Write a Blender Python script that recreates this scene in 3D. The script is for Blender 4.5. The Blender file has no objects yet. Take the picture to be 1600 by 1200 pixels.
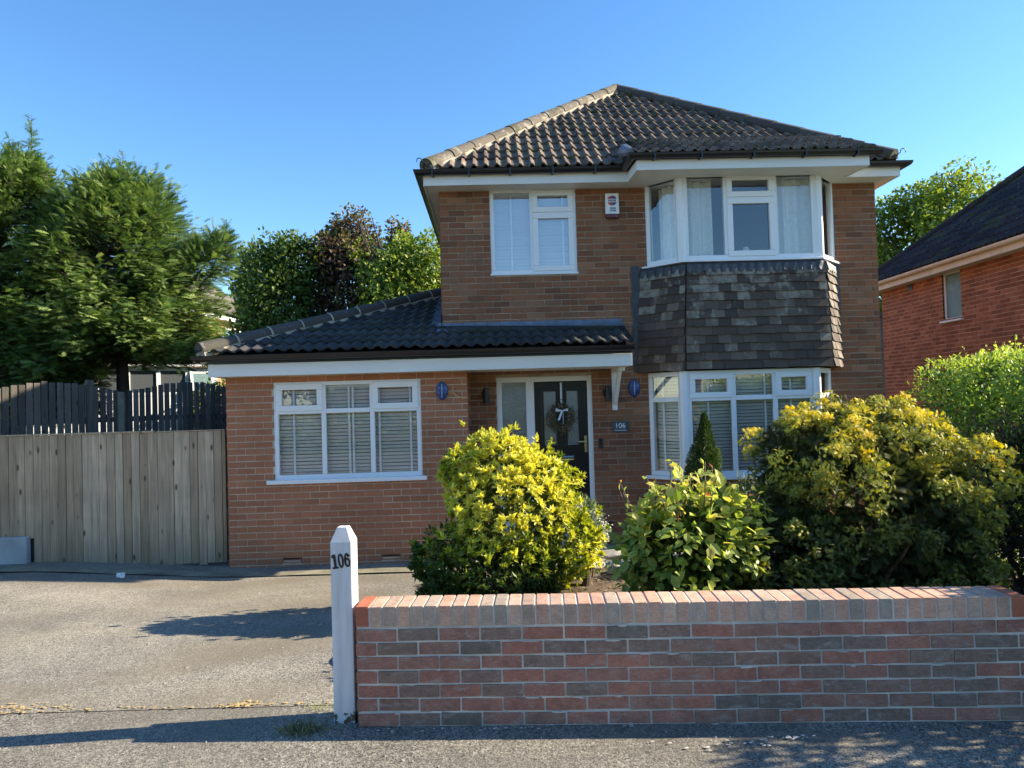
import bpy, math, random
import numpy as np
from mathutils import Vector, Matrix
random.seed(7); RNG = np.random.default_rng(11)
R = math.radians
scene = bpy.context.scene
COL = scene.collection

# ---------------------------------------------------------------- camera
F_PX = 1109.0; CAM_H = 1.73; PITCH = math.atan(28 / 1109); ROLL = 0.029
cam_d = bpy.data.cameras.new("camera"); cam = bpy.data.objects.new("camera", cam_d); COL.objects.link(cam)
cam_d.sensor_width = 36; cam_d.lens = 36 * F_PX / 1600; cam_d.clip_end = 2000; cam_d.clip_start = 0.05
fw = Vector((0, math.cos(PITCH), math.sin(PITCH))); up0 = Vector((0, -math.sin(PITCH), math.cos(PITCH))); rt0 = Vector((1, 0, 0))
ix = math.cos(ROLL) * rt0 - math.sin(ROLL) * up0
iy = math.sin(ROLL) * rt0 + math.cos(ROLL) * up0
cam.matrix_world = Matrix(((ix.x, iy.x, -fw.x, 0), (ix.y, iy.y, -fw.y, 0), (ix.z, iy.z, -fw.z, CAM_H), (0, 0, 0, 1)))
scene.camera = cam
# ---------------------------------------------------------------- sky, sun, exposure
SUN_EL = R(28.5); SUN_AZ = R(84.8)          # azimuth clockwise from +Y
w = bpy.data.worlds.new("World"); scene.world = w; w.use_nodes = True
nt = w.node_tree; bg = nt.nodes["Background"]
sky = nt.nodes.new("ShaderNodeTexSky"); sky.sky_type = 'NISHITA'; sky.sun_disc = False
sky.sun_elevation = SUN_EL; sky.sun_rotation = SUN_AZ; sky.altitude = 50; sky.air_density = 1.0; sky.dust_density = 0.15; sky.ozone_density = 3.5
hsv = nt.nodes.new('ShaderNodeHueSaturation'); hsv.inputs['Saturation'].default_value = 1.17; nt.links.new(sky.outputs[0], hsv.inputs['Color']); nt.links.new(hsv.outputs[0], bg.inputs[0]); bg.inputs[1].default_value = 0.108
sl = bpy.data.lights.new("sun", 'SUN'); so = bpy.data.objects.new("sun", sl); COL.objects.link(so)
sl.energy = 5.0; sl.angle = R(0.5); sl.color = (1.0, 0.87, 0.66)
sd = Vector((math.sin(SUN_AZ) * math.cos(SUN_EL), math.cos(SUN_AZ) * math.cos(SUN_EL), math.sin(SUN_EL)))
so.rotation_euler = sd.to_track_quat('Z', 'Y').to_euler()
vs = scene.view_settings; vs.view_transform = 'Standard'; vs.look = 'None'; vs.gamma = 1; vs.exposure = 1.42
scene.cycles.max_bounces = 7; scene.cycles.transparent_max_bounces = 12

# ---------------------------------------------------------------- helpers: objects
def tag(o, label=None, cat=None, group=None, kind=None):
    if label: o['label'] = label
    if cat: o['category'] = cat
    if group: o['group'] = group
    if kind: o['kind'] = kind
    return o
def thing(name, label, cat, loc=(0, 0, 0), rz=0, group=None):
    o = bpy.data.objects.new(name, None); COL.objects.link(o); o.location = loc; o.rotation_euler = (0, 0, rz)
    o.empty_display_size = .2
    return tag(o, label, cat, group)
def npmesh(name, V, faces_list, mat, parent=None, smooth=False, var=None, mats=None, midx=None):
    """faces_list: list of int arrays (n,k)"""
    me = bpy.data.meshes.new(name)
    V = np.asarray(V, dtype=np.float32).reshape(-1, 3)
    me.vertices.add(len(V)); me.vertices.foreach_set('co', V.ravel())
    loops = np.concatenate([f.ravel() for f in faces_list]).astype(np.int32)
    tot = np.concatenate([np.full(len(f), f.shape[1]) for f in faces_list])
    st = np.concatenate([[0], np.cumsum(tot)[:-1]]).astype(np.int32)
    me.loops.add(len(loops)); me.loops.foreach_set('vertex_index', loops)
    me.polygons.add(len(st)); me.polygons.foreach_set('loop_start', st)
    if smooth: me.polygons.foreach_set('use_smooth', np.ones(len(st), dtype=bool))
    else: me.polygons.foreach_set('use_smooth', np.zeros(len(st), dtype=bool))
    for m in (mats or [mat]): me.materials.append(m)
    if midx is not None: me.polygons.foreach_set('material_index', np.asarray(midx, dtype=np.int32))
    me.update(calc_edges=True)
    if var is not None:
        at = me.attributes.new('var', 'FLOAT', 'FACE'); at.data.foreach_set('value', np.asarray(var, dtype=np.float32))
    o = bpy.data.objects.new(name, me); COL.objects.link(o)
    if parent is not None: o.parent = parent
    return o
class MB:
    def __init__(s, f=None): s.v = []; s.fc = []; s.mi = []; s.f = f; s.m = 0
    def add(s, vs_, fs):
        n = len(s.v); s.v += [tuple(s.f(*p)) if s.f else tuple(p) for p in vs_]
        for f in fs: s.fc.append([n + i for i in f]); s.mi.append(s.m)
    def box(s, x0, x1, y0, y1, z0, z1):
        s.add([(x0, y0, z0), (x1, y0, z0), (x1, y1, z0), (x0, y1, z0), (x0, y0, z1), (x1, y0, z1), (x1, y1, z1), (x0, y1, z1)],
              [(0, 3, 2, 1), (4, 5, 6, 7), (0, 1, 5, 4), (1, 2, 6, 5), (2, 3, 7, 6), (3, 0, 4, 7)])
    def prism(s, pts, z0, z1):
        n = len(pts); s.add([(x, y, z0) for x, y in pts] + [(x, y, z1) for x, y in pts],
              [tuple(range(n))[::-1], tuple(range(n, 2 * n))] + [(i, (i + 1) % n, n + (i + 1) % n, n + i) for i in range(n)])
    def quad(s, a, b, c, d): s.add([a, b, c, d], [(0, 1, 2, 3)])
    def tube(s, pts, r, n=8, cap=True):
        P = [Vector(p) for p in pts]; rr = r if isinstance(r, (list, tuple)) else [r] * len(P)
        vs_ = []; fs = []
        for i, p in enumerate(P):
            d = (P[min(i + 1, len(P) - 1)] - P[max(i - 1, 0)]).normalized()
            a = d.cross(Vector((0, 0, 1)));
            if a.length < 1e-3: a = Vector((1, 0, 0))
            a.normalize(); b = d.cross(a)
            for k in range(n):
                t = 2 * math.pi * k / n; q = p + (a * math.cos(t) + b * math.sin(t)) * rr[i]; vs_.append(tuple(q))
        for i in range(len(P) - 1):
            for k in range(n): fs.append((i * n + k, i * n + (k + 1) % n, (i + 1) * n + (k + 1) % n, (i + 1) * n + k))
        if cap: fs.append(tuple(range(n))[::-1]); fs.append(tuple((len(P) - 1) * n + k for k in range(n)))
        s.add(vs_, fs)
    def build(s, name, mat, parent=None, bevel=0, smooth=False, mats=None):
        me = bpy.data.meshes.new(name); me.from_pydata(s.v, [], s.fc)
        for m in (mats or [mat]): me.materials.append(m)
        me.polygons.foreach_set('material_index', s.mi)
        if smooth: me.polygons.foreach_set('use_smooth', [True] * len(me.polygons))
        me.update(); o = bpy.data.objects.new(name, me); COL.objects.link(o)
        if parent is not None: o.parent = parent
        if bevel:
            b = o.modifiers.new('b', 'BEVEL'); b.width = bevel; b.segments = 2; b.limit_method = 'ANGLE'; b.angle_limit = R(40)
        return o

# ---------------------------------------------------------------- helpers: materials
def new_mat(name):
    m = bpy.data.materials.new(name); m.use_nodes = True
    return m, m.node_tree, m.node_tree.nodes['Principled BSDF']
def N(t, kind, **kw):
    n = t.nodes.new(kind)
    for k, v in kw.items():
        if k in n.inputs: n.inputs[k].default_value = v
        else: setattr(n, k, v)
    return n
def ramp(t, fac, stops, interp='LINEAR'):
    n = t.nodes.new('ShaderNodeValToRGB'); cr = n.color_ramp; cr.interpolation = interp
    while len(cr.elements) < len(stops): cr.elements.new(0.5)
    for e, (p, c) in zip(cr.elements, stops): e.position = p; e.color = (*c, 1) if len(c) == 3 else c
    t.links.new(fac, n.inputs[0]); return n
def noise(t, scale, detail=4, rough=.55, vec=None, dist=0):
    n = N(t, 'ShaderNodeTexNoise', Scale=scale, Detail=detail, Roughness=rough, Distortion=dist)
    if vec is not None: t.links.new(vec, n.inputs['Vector'])
    return n
def coord(t, which='Object'):
    return t.nodes.new('ShaderNodeTexCoord').outputs[which]
def mix(t, fac, a, b, mode='MIX'):
    n = t.nodes.new('ShaderNodeMix'); n.data_type = 'RGBA'; n.blend_type = mode
    def put(s, v):
        if isinstance(v, (tuple, list)): s.default_value = (*v, 1) if len(v) == 3 else v
        elif isinstance(v, (int, float)): s.default_value = v
        else: t.links.new(v, s)
    put(n.inputs[0], fac); put(n.inputs[6], a); put(n.inputs[7], b); return n.outputs[2]
def bump(t, h, strength=.3, dist=.01):
    n = N(t, 'ShaderNodeBump', Strength=strength, Distance=dist); t.links.new(h, n.inputs['Height']); return n.outputs[0]
def scalev(t, v, sc):
    n = N(t, 'ShaderNodeMapping'); n.inputs['Scale'].default_value = sc; t.links.new(v, n.inputs['Vector']); return n.outputs[0]

def m_plain(name, col, rough=.5, metal=0, var=.12, nscale=6, spec=.5, bumpk=0, stretch=(1, 1, 1)):
    m, t, b = new_mat(name); v = scalev(t, coord(t), stretch)
    n = noise(t, nscale, 5, .6, v)
    r = ramp(t, n.outputs[0], [(.3, tuple(c * (1 - var) for c in col)), (.7, tuple(min(1, c * (1 + var)) for c in col))])
    t.links.new(r.outputs[0], b.inputs['Base Color']); b.inputs['Roughness'].default_value = rough; b.inputs['Metallic'].default_value = metal
    b.inputs['Specular IOR Level'].default_value = spec
    if bumpk: t.links.new(bump(t, n.outputs[0], bumpk, .005), b.inputs['Normal'])
    return m
def m_brick(name, stops, rough=.85, grain=.25, smear=False):
    m, t, b = new_mat(name); g = t.nodes.new('ShaderNodeNewGeometry'); v = coord(t)
    r = ramp(t, g.outputs['Random Per Island'], stops)
    n1 = noise(t, 1.1, 3, .5, v); n2 = noise(t, 55, 4, .7, scalev(t, v, (.5, .5, 1.6)))
    c = mix(t, .55, r.outputs[0], ramp(t, n1.outputs[0], [(.3, (.36, .36, .36)), (.7, (.66, .64, .62))]).outputs[0], 'OVERLAY')
    c = mix(t, .5, c, ramp(t, n2.outputs[0], [(.25, (.28, .27, .26)), (.55, (.5, .5, .5)), (.8, (.68, .66, .64))]).outputs[0], 'OVERLAY')
    if smear:
        n6 = noise(t, 11, 5, .65, v); c = mix(t, .75, c, ramp(t, n6.outputs[0], [(.3, (.34, .35, .36)), (.7, (.66, .63, .62))]).outputs[0], 'OVERLAY')
        n4 = noise(t, 16, 6, .72, scalev(t, v, (.6, 1, 1.5)), .5)
        c = mix(t, ramp(t, n4.outputs[0], [(.52, (0, 0, 0)), (.68, (.7, .7, .7))]).outputs[0], c, (.38, .31, .27))
        n5 = noise(t, 130, 3, .7, v); c = mix(t, .5, c, ramp(t, n5.outputs[0], [(.3, (.28, .28, .28)), (.7, (.7, .7, .7))]).outputs[0], 'OVERLAY')
    t.links.new(c, b.inputs['Base Color']); b.inputs['Roughness'].default_value = rough; b.inputs['Specular IOR Level'].default_value = .25
    t.links.new(bump(t, n2.outputs[0], grain, .006), b.inputs['Normal']); return m
def m_mortar(name, col):
    m, t, b = new_mat(name); v = coord(t); n = noise(t, 3, 5, .6, v); n2 = noise(t, 90, 3, .6, v)
    c = ramp(t, n.outputs[0], [(.3, tuple(x * .6 for x in col)), (.6, col), (.8, tuple(min(1, x * 1.4) for x in col))]).outputs[0]
    t.links.new(c, b.inputs['Base Color']); b.inputs['Roughness'].default_value = .95
    t.links.new(bump(t, n2.outputs[0], .3, .004), b.inputs['Normal']); return m
def m_leaf(name, stops, trans=.35, rough=.45, attr=True, spec=.4):
    m, t, b = new_mat(name)
    if attr:
        a = t.nodes.new('ShaderNodeAttribute'); a.attribute_name = 'var'; f = a.outputs['Fac']
    else: f = t.nodes.new('ShaderNodeNewGeometry').outputs['Random Per Island']
    r = ramp(t, f, stops)
    t.links.new(r.outputs[0], b.inputs['Base Color']); b.inputs['Roughness'].default_value = rough; b.inputs['Specular IOR Level'].default_value = spec
    tr = t.nodes.new('ShaderNodeBsdfTranslucent'); hs = N(t, 'ShaderNodeHueSaturation', Saturation=1.15, Value=1.5)
    t.links.new(r.outputs[0], hs.inputs['Color']); t.links.new(hs.outputs[0], tr.inputs[0])
    mx = t.nodes.new('ShaderNodeMixShader'); mx.inputs[0].default_value = trans
    t.links.new(b.outputs[0], mx.inputs[1]); t.links.new(tr.outputs[0], mx.inputs[2])
    t.links.new(mx.outputs[0], t.nodes['Material Output'].inputs[0]); return m
def m_glass(name, tint=(.9, .95, .95), base=.12, rough=.0, bumpy=0):
    m, t, b = new_mat(name); t.nodes.remove(b)
    tr = t.nodes.new('ShaderNodeBsdfTransparent'); tr.inputs[0].default_value = (*tint, 1)
    gl = N(t, 'ShaderNodeBsdfGlossy', Roughness=rough); gl.inputs[0].default_value = (1, 1, 1, 1)
    lw = N(t, 'ShaderNodeLayerWeight', Blend=.25); mr = N(t, 'ShaderNodeMapRange')
    mr.inputs[3].default_value = base; mr.inputs[4].default_value = .9; t.links.new(lw.outputs['Fresnel'], mr.inputs[0])
    mx = t.nodes.new('ShaderNodeMixShader'); t.links.new(mr.outputs[0], mx.inputs[0]); t.links.new(tr.outputs[0], mx.inputs[1]); t.links.new(gl.outputs[0], mx.inputs[2])
    if bumpy:
        nn = noise(t, bumpy, 2, .5, coord(t)); t.links.new(bump(t, nn.outputs[0], .6, .01), gl.inputs['Normal'])
    else:
        nn = noise(t, 1.7, 1, .4, coord(t)); t.links.new(bump(t, nn.outputs[0], .06, .02), gl.inputs['Normal'])
    t.links.new(mx.outputs[0], t.nodes['Material Output'].inputs[0]); return m

M = {}
M['brick_main'] = m_brick('brown_brick', [(0, (.165, .076, .044)), (.3, (.245, .100, .051)), (.65, (.285, .115, .056)), (.9, (.23, .12, .070)), (1, (.35, .165, .09))])
M['brick_ext'] = m_brick('orange_brick', [(0, (.33, .138, .074)), (.5, (.37, .154, .082)), (1, (.41, .17, .09))], grain=.15)
M['brick_garden'] = m_brick('red_mixed_brick', [(0, (.37, .155, .108)), (.35, (.325, .16, .118)), (.6, (.28, .16, .12)), (.78, (.22, .155, .122)), (.88, (.165, .145, .12)), (.92, (.31, .165, .12)), (1, (.38, .16, .108))], grain=.8, smear=True)
M['brick_end'] = m_brick('bright_red_brick', [(0, (.37, .12, .07)), (1, (.40, .14, .08))], grain=.4)
M['brick_cap'] = m_brick('coping_brick', [(0, (.52, .29, .20)), (.3, (.50, .33, .24)), (.5, (.44, .34, .26)), (.7, (.34, .28, .22)), (.75, (.52, .29, .205)), (1, (.60, .40, .29))], grain=.5, smear=True)
M['brick_neigh'] = m_brick('neighbour_brick', [(0, (.24, .085, .048)), (.5, (.33, .12, .066)), (1, (.42, .165, .09))])
M['brick_far'] = m_brick('far_brick', [(0, (.42, .17, .09)), (1, (.52, .24, .14))])
M['mortar'] = m_mortar('house_mortar', (.44, .34, .25)); M['mortar_ext'] = m_mortar('extension_mortar', (.66, .53, .41))
M['mortar_garden'] = m_mortar('garden_mortar', (.60, .55, .49))
M['upvc'] = m_plain('white_upvc', (.78, .79, .80), .35, var=.03, nscale=2)
M['fascia'] = m_plain('white_fascia', (.74, .73, .70), .45, var=.08, nscale=3, stretch=(.3, .3, 3))
M['gutter'] = m_plain('black_gutter', (.012, .012, .014), .3, var=.2)
M['lead'] = m_plain('grey_lead', (.13, .15, .19), .5, var=.3, nscale=9, bumpk=.5)
M['leaddark'] = m_plain('dark_lead', (.040, .043, .05), .5, var=.45, nscale=14, bumpk=.8)
M['glass'] = m_glass('window_glass', (.95, .97, .97), base=.11)
M['glass_bright'] = m_glass('upper_window_glass', (.9, .93, .96), base=.28)
M['obscure'] = m_glass('obscure_glass', (.45, .5, .5), .22, .12, 60)
M['blind'] = m_plain('white_blind', (.93, .93, .93), .5, var=.04)
M['curtain'] = m_plain('cream_curtain', (.80, .78, .71), .85, var=.08, nscale=20)
M['room'] = m_plain('room_paint', (.35, .34, .32), .9, var=.1)
M['door'] = m_plain('black_door', (.010, .010, .012), .28, var=.2, nscale=40)
M['chrome'] = m_plain('chrome', (.75, .76, .78), .15, metal=1, var=.05)
M['brass'] = m_plain('brass', (.75, .62, .35), .25, metal=1, var=.05)
M['slate'] = m_plain('slate_sign', (.06, .07, .08), .5, var=.25, nscale=30)
M['white'] = m_plain('white_paint', (.8, .8, .8), .5, var=.03)
M['black'] = m_plain('black_plastic', (.012, .012, .014), .4, var=.2)
M['blue'] = m_plain('blue_glaze', (.02, .055, .20), .3, var=.5, nscale=18)
M['redlens'] = m_plain('red_lens', (.10, .006, .008), .25, var=.2)
M['markred'] = m_plain('mark_red', (.50, .05, .07), .5, var=.1)
M['markblue'] = m_plain('mark_blue', (.05, .08, .28), .5, var=.1)
M['twig'] = m_plain('twig', (.16, .10, .065), .85, var=.35, nscale=15)
M['bark'] = m_plain('bark', (.075, .055, .042), .9, var=.4, nscale=9, bumpk=.8, stretch=(1, 1, .25))
M['rock'] = m_plain('rock', (.36, .33, .28), .9, var=.3, nscale=8, bumpk=.9)
M['pot'] = m_plain('terracotta', (.33, .13, .07), .8, var=.15)
M['ribbon'] = m_plain('ribbon', (.62, .68, .78), .7, var=.08)
M['cream'] = m_plain('cream_gutter', (.66, .57, .46), .5, var=.12, nscale=3)
M['frost'] = m_plain('frosted_pane', (.12, .19, .19), .45, var=.25, nscale=8)

def m_tile(name, stops, lichen, lic_col=(.40, .37, .30), lic_amt=.62, moss=(.07, .075, .03)):
    m, t, b = new_mat(name); g = t.nodes.new('ShaderNodeNewGeometry'); v = coord(t)
    r = ramp(t, g.outputs['Random Per Island'], stops)
    n1 = noise(t, 9, 6, .7, v); n2 = noise(t, 60, 4, .7, v); n3 = noise(t, 2.2, 4, .6, v)
    f = ramp(t, n1.outputs[0], [(lic_amt - .05, (0, 0, 0)), (lic_amt + .05, (1, 1, 1))])
    c = mix(t, f.outputs[0], r.outputs[0], lic_col) if lichen else r.outputs[0]
    f3 = ramp(t, n3.outputs[0], [(.52, (0, 0, 0)), (.68, (.75, .75, .75))])
    c = mix(t, f3.outputs[0], c, moss)
    c = mix(t, .6, c, ramp(t, n2.outputs[0], [(.3, (.25, .25, .25)), (.7, (.7, .7, .7))]).outputs[0], 'OVERLAY')
    t.links.new(c, b.inputs['Base Color']); b.inputs['Roughness'].default_value = .85; b.inputs['Specular IOR Level'].default_value = .3
    t.links.new(bump(t, n2.outputs[0], .5, .006), b.inputs['Normal']); return m
M['tile_main'] = m_tile('weathered_roman_tile', [(0, (.085, .062, .050)), (.5, (.13, .098, .078)), (1, (.19, .14, .105))], True, (.29, .26, .20), .60)
M['tile_ext'] = m_tile('dark_concrete_tile', [(0, (.030, .030, .032)), (.6, (.045, .044, .046)), (1, (.065, .06, .06))], True, (.20, .19, .16), .70, (.035, .04, .02))
M['tile_hip'] = m_tile('hip_tile', [(0, (.12, .10, .078)), (1, (.18, .15, .115))], True, (.32, .30, .25), .58)
M['tile_hipdark'] = m_tile('dark_hip_tile', [(0, (.06, .055, .05)), (1, (.09, .08, .072))], True, (.20, .19, .17), .66)
M['bedding'] = m_mortar('hip_bedding_mortar', (.42, .37, .28))
M['tile_neigh'] = m_tile('neighbour_tile', [(0, (.022, .021, .024)), (1, (.045, .042, .046))], True, (.36, .35, .34), .665)
M['tile_far'] = m_tile('far_tile', [(0, (.16, .14, .12)), (1, (.22, .19, .17))], False)
def m_cladding():
    m, t, b = new_mat('hung_clay_tile'); g = t.nodes.new('ShaderNodeNewGeometry'); v = coord(t)
    r = ramp(t, g.outputs['Random Per Island'], [(0, (.050, .034, .025)), (.5, (.082, .055, .040)), (.75, (.11, .08, .058)), (1, (.155, .118, .088))])
    n1 = noise(t, 7.5, 5, .65, v); n2 = noise(t, 70, 3, .6, v)
    # grey lichen patches, more of them toward the left corner and the top rows
    sx = t.nodes.new('ShaderNodeSeparateXYZ'); t.links.new(v, sx.inputs[0])
    gz = N(t, 'ShaderNodeMapRange'); gz.inputs[1].default_value = 2.6; gz.inputs[2].default_value = 3.5; gz.inputs[3].default_value = 0; gz.inputs[4].default_value = .20
    t.links.new(sx.outputs[2], gz.inputs[0])
    ad = N(t, 'ShaderNodeMath', operation='ADD'); t.links.new(n1.outputs[0], ad.inputs[0]); t.links.new(gz.outputs[0], ad.inputs[1])
    rr = N(t, 'ShaderNodeMath', operation='MULTIPLY_ADD'); t.links.new(g.outputs['Random Per Island'], rr.inputs[0]); rr.inputs[1].default_value = .22; t.links.new(ad.outputs[0], rr.inputs[2])
    f = ramp(t, rr.outputs[0], [(.72, (0, 0, 0)), (.86, (.9, .9, .9))])
    c = mix(t, f.outputs[0], r.outputs[0], (.26, .23, .18))
    c = mix(t, .5, c, ramp(t, n2.outputs[0], [(.3, (.3, .3, .3)), (.7, (.66, .66, .66))]).outputs[0], 'OVERLAY')
    t.links.new(c, b.inputs['Base Color']); b.inputs['Roughness'].default_value = .8; t.links.new(bump(t, n2.outputs[0], .4, .004), b.inputs['Normal']); return m
M['cladding'] = m_cladding()
def m_asphalt(name, dark, light, patch, coarse=.35):
    m, t, b = new_mat(name); v = coord(t)
    vo = N(t, 'ShaderNodeTexVoronoi', Scale=150.0); t.links.new(v, vo.inputs['Vector'])
    vo2 = N(t, 'ShaderNodeTexVoronoi', Scale=70.0); t.links.new(v, vo2.inputs['Vector'])
    n = noise(t, .9, 6, .6, v); n2 = noise(t, 30, 4, .65, v); n3 = noise(t, .42, 4, .55, scalev(t, v, (1, 1.8, 1)), .8)
    bw = t.nodes.new('ShaderNodeRGBToBW'); t.links.new(vo.outputs['Color'], bw.inputs[0])
    c = ramp(t, bw.outputs[0], [(.15, dark), (.5, tuple((a + q) / 2 for a, q in zip(dark, light))), (.9, light)]).outputs[0]
    bw2 = t.nodes.new('ShaderNodeRGBToBW'); t.links.new(vo2.outputs['Color'], bw2.inputs[0])
    c = mix(t, coarse, c, ramp(t, bw2.outputs[0], [(.1, (.25, .25, .26)), (.5, (.5, .5, .5)), (.95, (.78, .77, .75))]).outputs[0], 'OVERLAY')
    c = mix(t, .4, c, ramp(t, n2.outputs[0], [(.3, (.3, .3, .3)), (.7, (.68, .68, .68))]).outputs[0], 'OVERLAY')
    c = mix(t, .8, c, ramp(t, n.outputs[0], [(.3, (.29, .29, .30)), (.7, (.67, .66, .63))]).outputs[0], 'OVERLAY')
    c = mix(t, ramp(t, n3.outputs[0], [(.46, (0, 0, 0)), (.64, (.65, .65, .65))]).outputs[0], c, patch)
    t.links.new(c, b.inputs['Base Color']); b.inputs['Roughness'].default_value = .92; b.inputs['Specular IOR Level'].default_value = .2
    hb = mix(t, .5, vo.outputs['Distance'], n2.outputs[0])
    t.links.new(bump(t, hb, .35, .008), b.inputs['Normal']); return m
M['drive'] = m_asphalt('driveway_tarmac', (.095, .09, .078), (.40, .37, .315), (.17, .145, .105))
M['pave'] = m_asphalt('pavement_tarmac', (.07, .066, .060), (.33, .305, .26), (.13, .118, .098), .7)
M['lichen'] = m_plain('orange_lichen', (.42, .30, .13), .9, var=.4, nscale=30)
M['concrete'] = m_plain('concrete', (.34, .33, .30), .9, var=.25, nscale=5, bumpk=.4)
M['render'] = m_plain('pale_render', (.33, .36, .36), .9, var=.2, nscale=3, bumpk=.3)
M['soil'] = m_plain('soil', (.11, .078, .052), .95, var=.6, nscale=22, bumpk=1.0)
M['grassfield'] = m_plain('grass_field', (.05, .075, .025), .95, var=.4, nscale=3)
M['road'] = m_plain('road_asphalt', (.09, .09, .09), .9, var=.2, nscale=8)
def m_wood(name, c0, c1, c2, green=.5):
    m, t, b = new_mat(name); g = t.nodes.new('ShaderNodeNewGeometry'); v = coord(t)
    r = ramp(t, g.outputs['Random Per Island'], [(0, c0), (.5, c1), (1, c2)])
    n1 = noise(t, 34, 5, .6, scalev(t, v, (1, 1, .05)), .4); n2 = noise(t, 2.2, 4, .6, v)
    c = mix(t, .55, r.outputs[0], ramp(t, n1.outputs[0], [(.3, (.22, .21, .20)), (.7, (.72, .71, .70))]).outputs[0], 'OVERLAY')
    c = mix(t, .6, c, ramp(t, n2.outputs[0], [(.3, (.36, .37, .36)), (.7, (.62, .60, .58))]).outputs[0], 'OVERLAY')
    # knots
    vo = N(t, 'ShaderNodeTexVoronoi', Scale=1.0); t.links.new(scalev(t, v, (10, 1, 3.6)), vo.inputs['Vector'])
    kn = ramp(t, vo.outputs['Distance'], [(.09, (1, 1, 1)), (.19, (0, 0, 0))])
    c = mix(t, kn.outputs[0], c, tuple(x * .3 for x in c0))
    # algae near the ground
    sx = t.nodes.new('ShaderNodeSeparateXYZ'); t.links.new(v, sx.inputs[0])
    mr = N(t, 'ShaderNodeMapRange'); mr.inputs[1].default_value = -.15; mr.inputs[2].default_value = .45; mr.inputs[3].default_value = green; mr.inputs[4].default_value = 0
    t.links.new(sx.outputs[2], mr.inputs[0])
    mu = N(t, 'ShaderNodeMath', operation='MULTIPLY'); t.links.new(mr.outputs[0], mu.inputs[0]); t.links.new(n2.outputs[0], mu.inputs[1])
    c = mix(t, mu.outputs[0], c, (.05, .06, .03))
    t.links.new(c, b.inputs['Base Color']); b.inputs['Roughness'].default_value = .85
    t.links.new(bump(t, n1.outputs[0], .35, .004), b.inputs['Normal']); return m
M['wood'] = m_wood('weathered_board', (.31, .225, .145), (.40, .305, .205), (.48, .38, .27), .7)
M['wood_dark'] = m_wood('old_dark_slat', (.06, .052, .045), (.09, .08, .068), (.15, .13, .11), .3)
def m_post():
    m, t, b = new_mat('white_painted_concrete'); v = coord(t)
    n1 = noise(t, 16, 6, .7, v); n2 = noise(t, 120, 3, .6, v)
    sx = t.nodes.new('ShaderNodeSeparateXYZ'); t.links.new(v, sx.inputs[0])
    n3 = noise(t, 3, 3, .6, scalev(t, v, (5, 5, .5)))
    c = ramp(t, n3.outputs[0], [(.3, (.50, .48, .47)), (.55, (.64, .63, .63)), (.8, (.72, .71, .71))]).outputs[0]
    ma = N(t, 'ShaderNodeMath', operation='MULTIPLY_ADD'); t.links.new(n1.outputs[0], ma.inputs[0]); ma.inputs[1].default_value = -.60; t.links.new(sx.outputs[2], ma.inputs[2])
    f = ramp(t, ma.outputs[0], [(0, (1, 1, 1)), (.012, (0, 0, 0))])
    f.color_ramp.elements[0].position = .0
    ma2 = N(t, 'ShaderNodeMath', operation='ADD'); t.links.new(ma.outputs[0], ma2.inputs[0]); ma2.inputs[1].default_value = .29; t.links.new(ma2.outputs[0], f.inputs[0])
    c = mix(t, f.outputs[0], c, (.09, .07, .04))
    t.links.new(c, b.inputs['Base Color']); b.inputs['Roughness'].default_value = .75
    t.links.new(bump(t, mix(t, .5, n1.outputs[0], n2.outputs[0]), .35, .006), b.inputs['Normal']); return m
M['post'] = m_post()

# leaves
M['leaf_con'] = m_leaf('conifer_needles', [(0, (.026, .048, .016)), (.35, (.075, .13, .038)), (.7, (.175, .26, .07)), (1, (.36, .45, .15))], .34, .6)
M['leaf_pieris'] = m_leaf('pieris_leaf', [(0, (.045, .075, .020)), (.35, (.12, .17, .03)), (.58, (.33, .37, .045)), (1, (.70, .66, .13))], .38, .42)
M['leaf_gold'] = m_leaf('golden_cypress_scales', [(0, (.035, .045, .016)), (.35, (.13, .15, .038)), (.58, (.32, .32, .05)), (.78, (.62, .54, .07)), (1, (.80, .62, .10))], .28, .6)
M['leaf_wei'] = m_leaf('broad_leaf', [(0, (.05, .08, .02)), (.45, (.20, .27, .05)), (.80, (.48, .52, .12)), (.95, (.55, .47, .12)), (1, (.38, .14, .08))], .42, .42)
M['leaf_hedge'] = m_leaf('privet_leaf', [(0, (.05, .09, .02)), (.45, (.19, .29, .05)), (1, (.55, .60, .13))], .35, .4)
M['leaf_dark'] = m_leaf('bronze_leaf', [(0, (.020, .026, .012)), (.5, (.045, .035, .022)), (1, (.13, .065, .045))], .2, .6)
M['leaf_green'] = m_leaf('tree_leaf', [(0, (.03, .055, .014)), (.5, (.10, .155, .03)), (1, (.27, .33, .065))], .32, .5)
M['leaf_yel'] = m_leaf('lime_tree_leaf', [(0, (.06, .095, .02)), (.5, (.20, .27, .045)), (1, (.44, .48, .09))], .36, .5)
M['leaf_cop'] = m_leaf('copper_leaf', [(0, (.030, .024, .014)), (.3, (.08, .055, .034)), (.50, (.17, .10, .058)), (.56, (.12, .15, .035)), (1, (.30, .34, .08))], .25, .5)
M['leaf_cone'] = m_leaf('dwarf_spruce_needles', [(0, (.03, .055, .016)), (.6, (.075, .125, .03)), (1, (.15, .22, .055))], .22, .6)
M['leaf_grey'] = m_leaf('silvery_leaf', [(0, (.07, .10, .05)), (.6, (.22, .28, .15)), (1, (.42, .47, .30))], .25, .5)
M['petal'] = m_leaf('white_petal', [(0, (.55, .56, .52)), (1, (.8, .8, .78))], .25, .6)
M['leaf_weed'] = m_leaf('weed', [(0, (.09, .11, .05)), (.6, (.17, .19, .09)), (1, (.36, .34, .18))], .3, .6)

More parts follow.
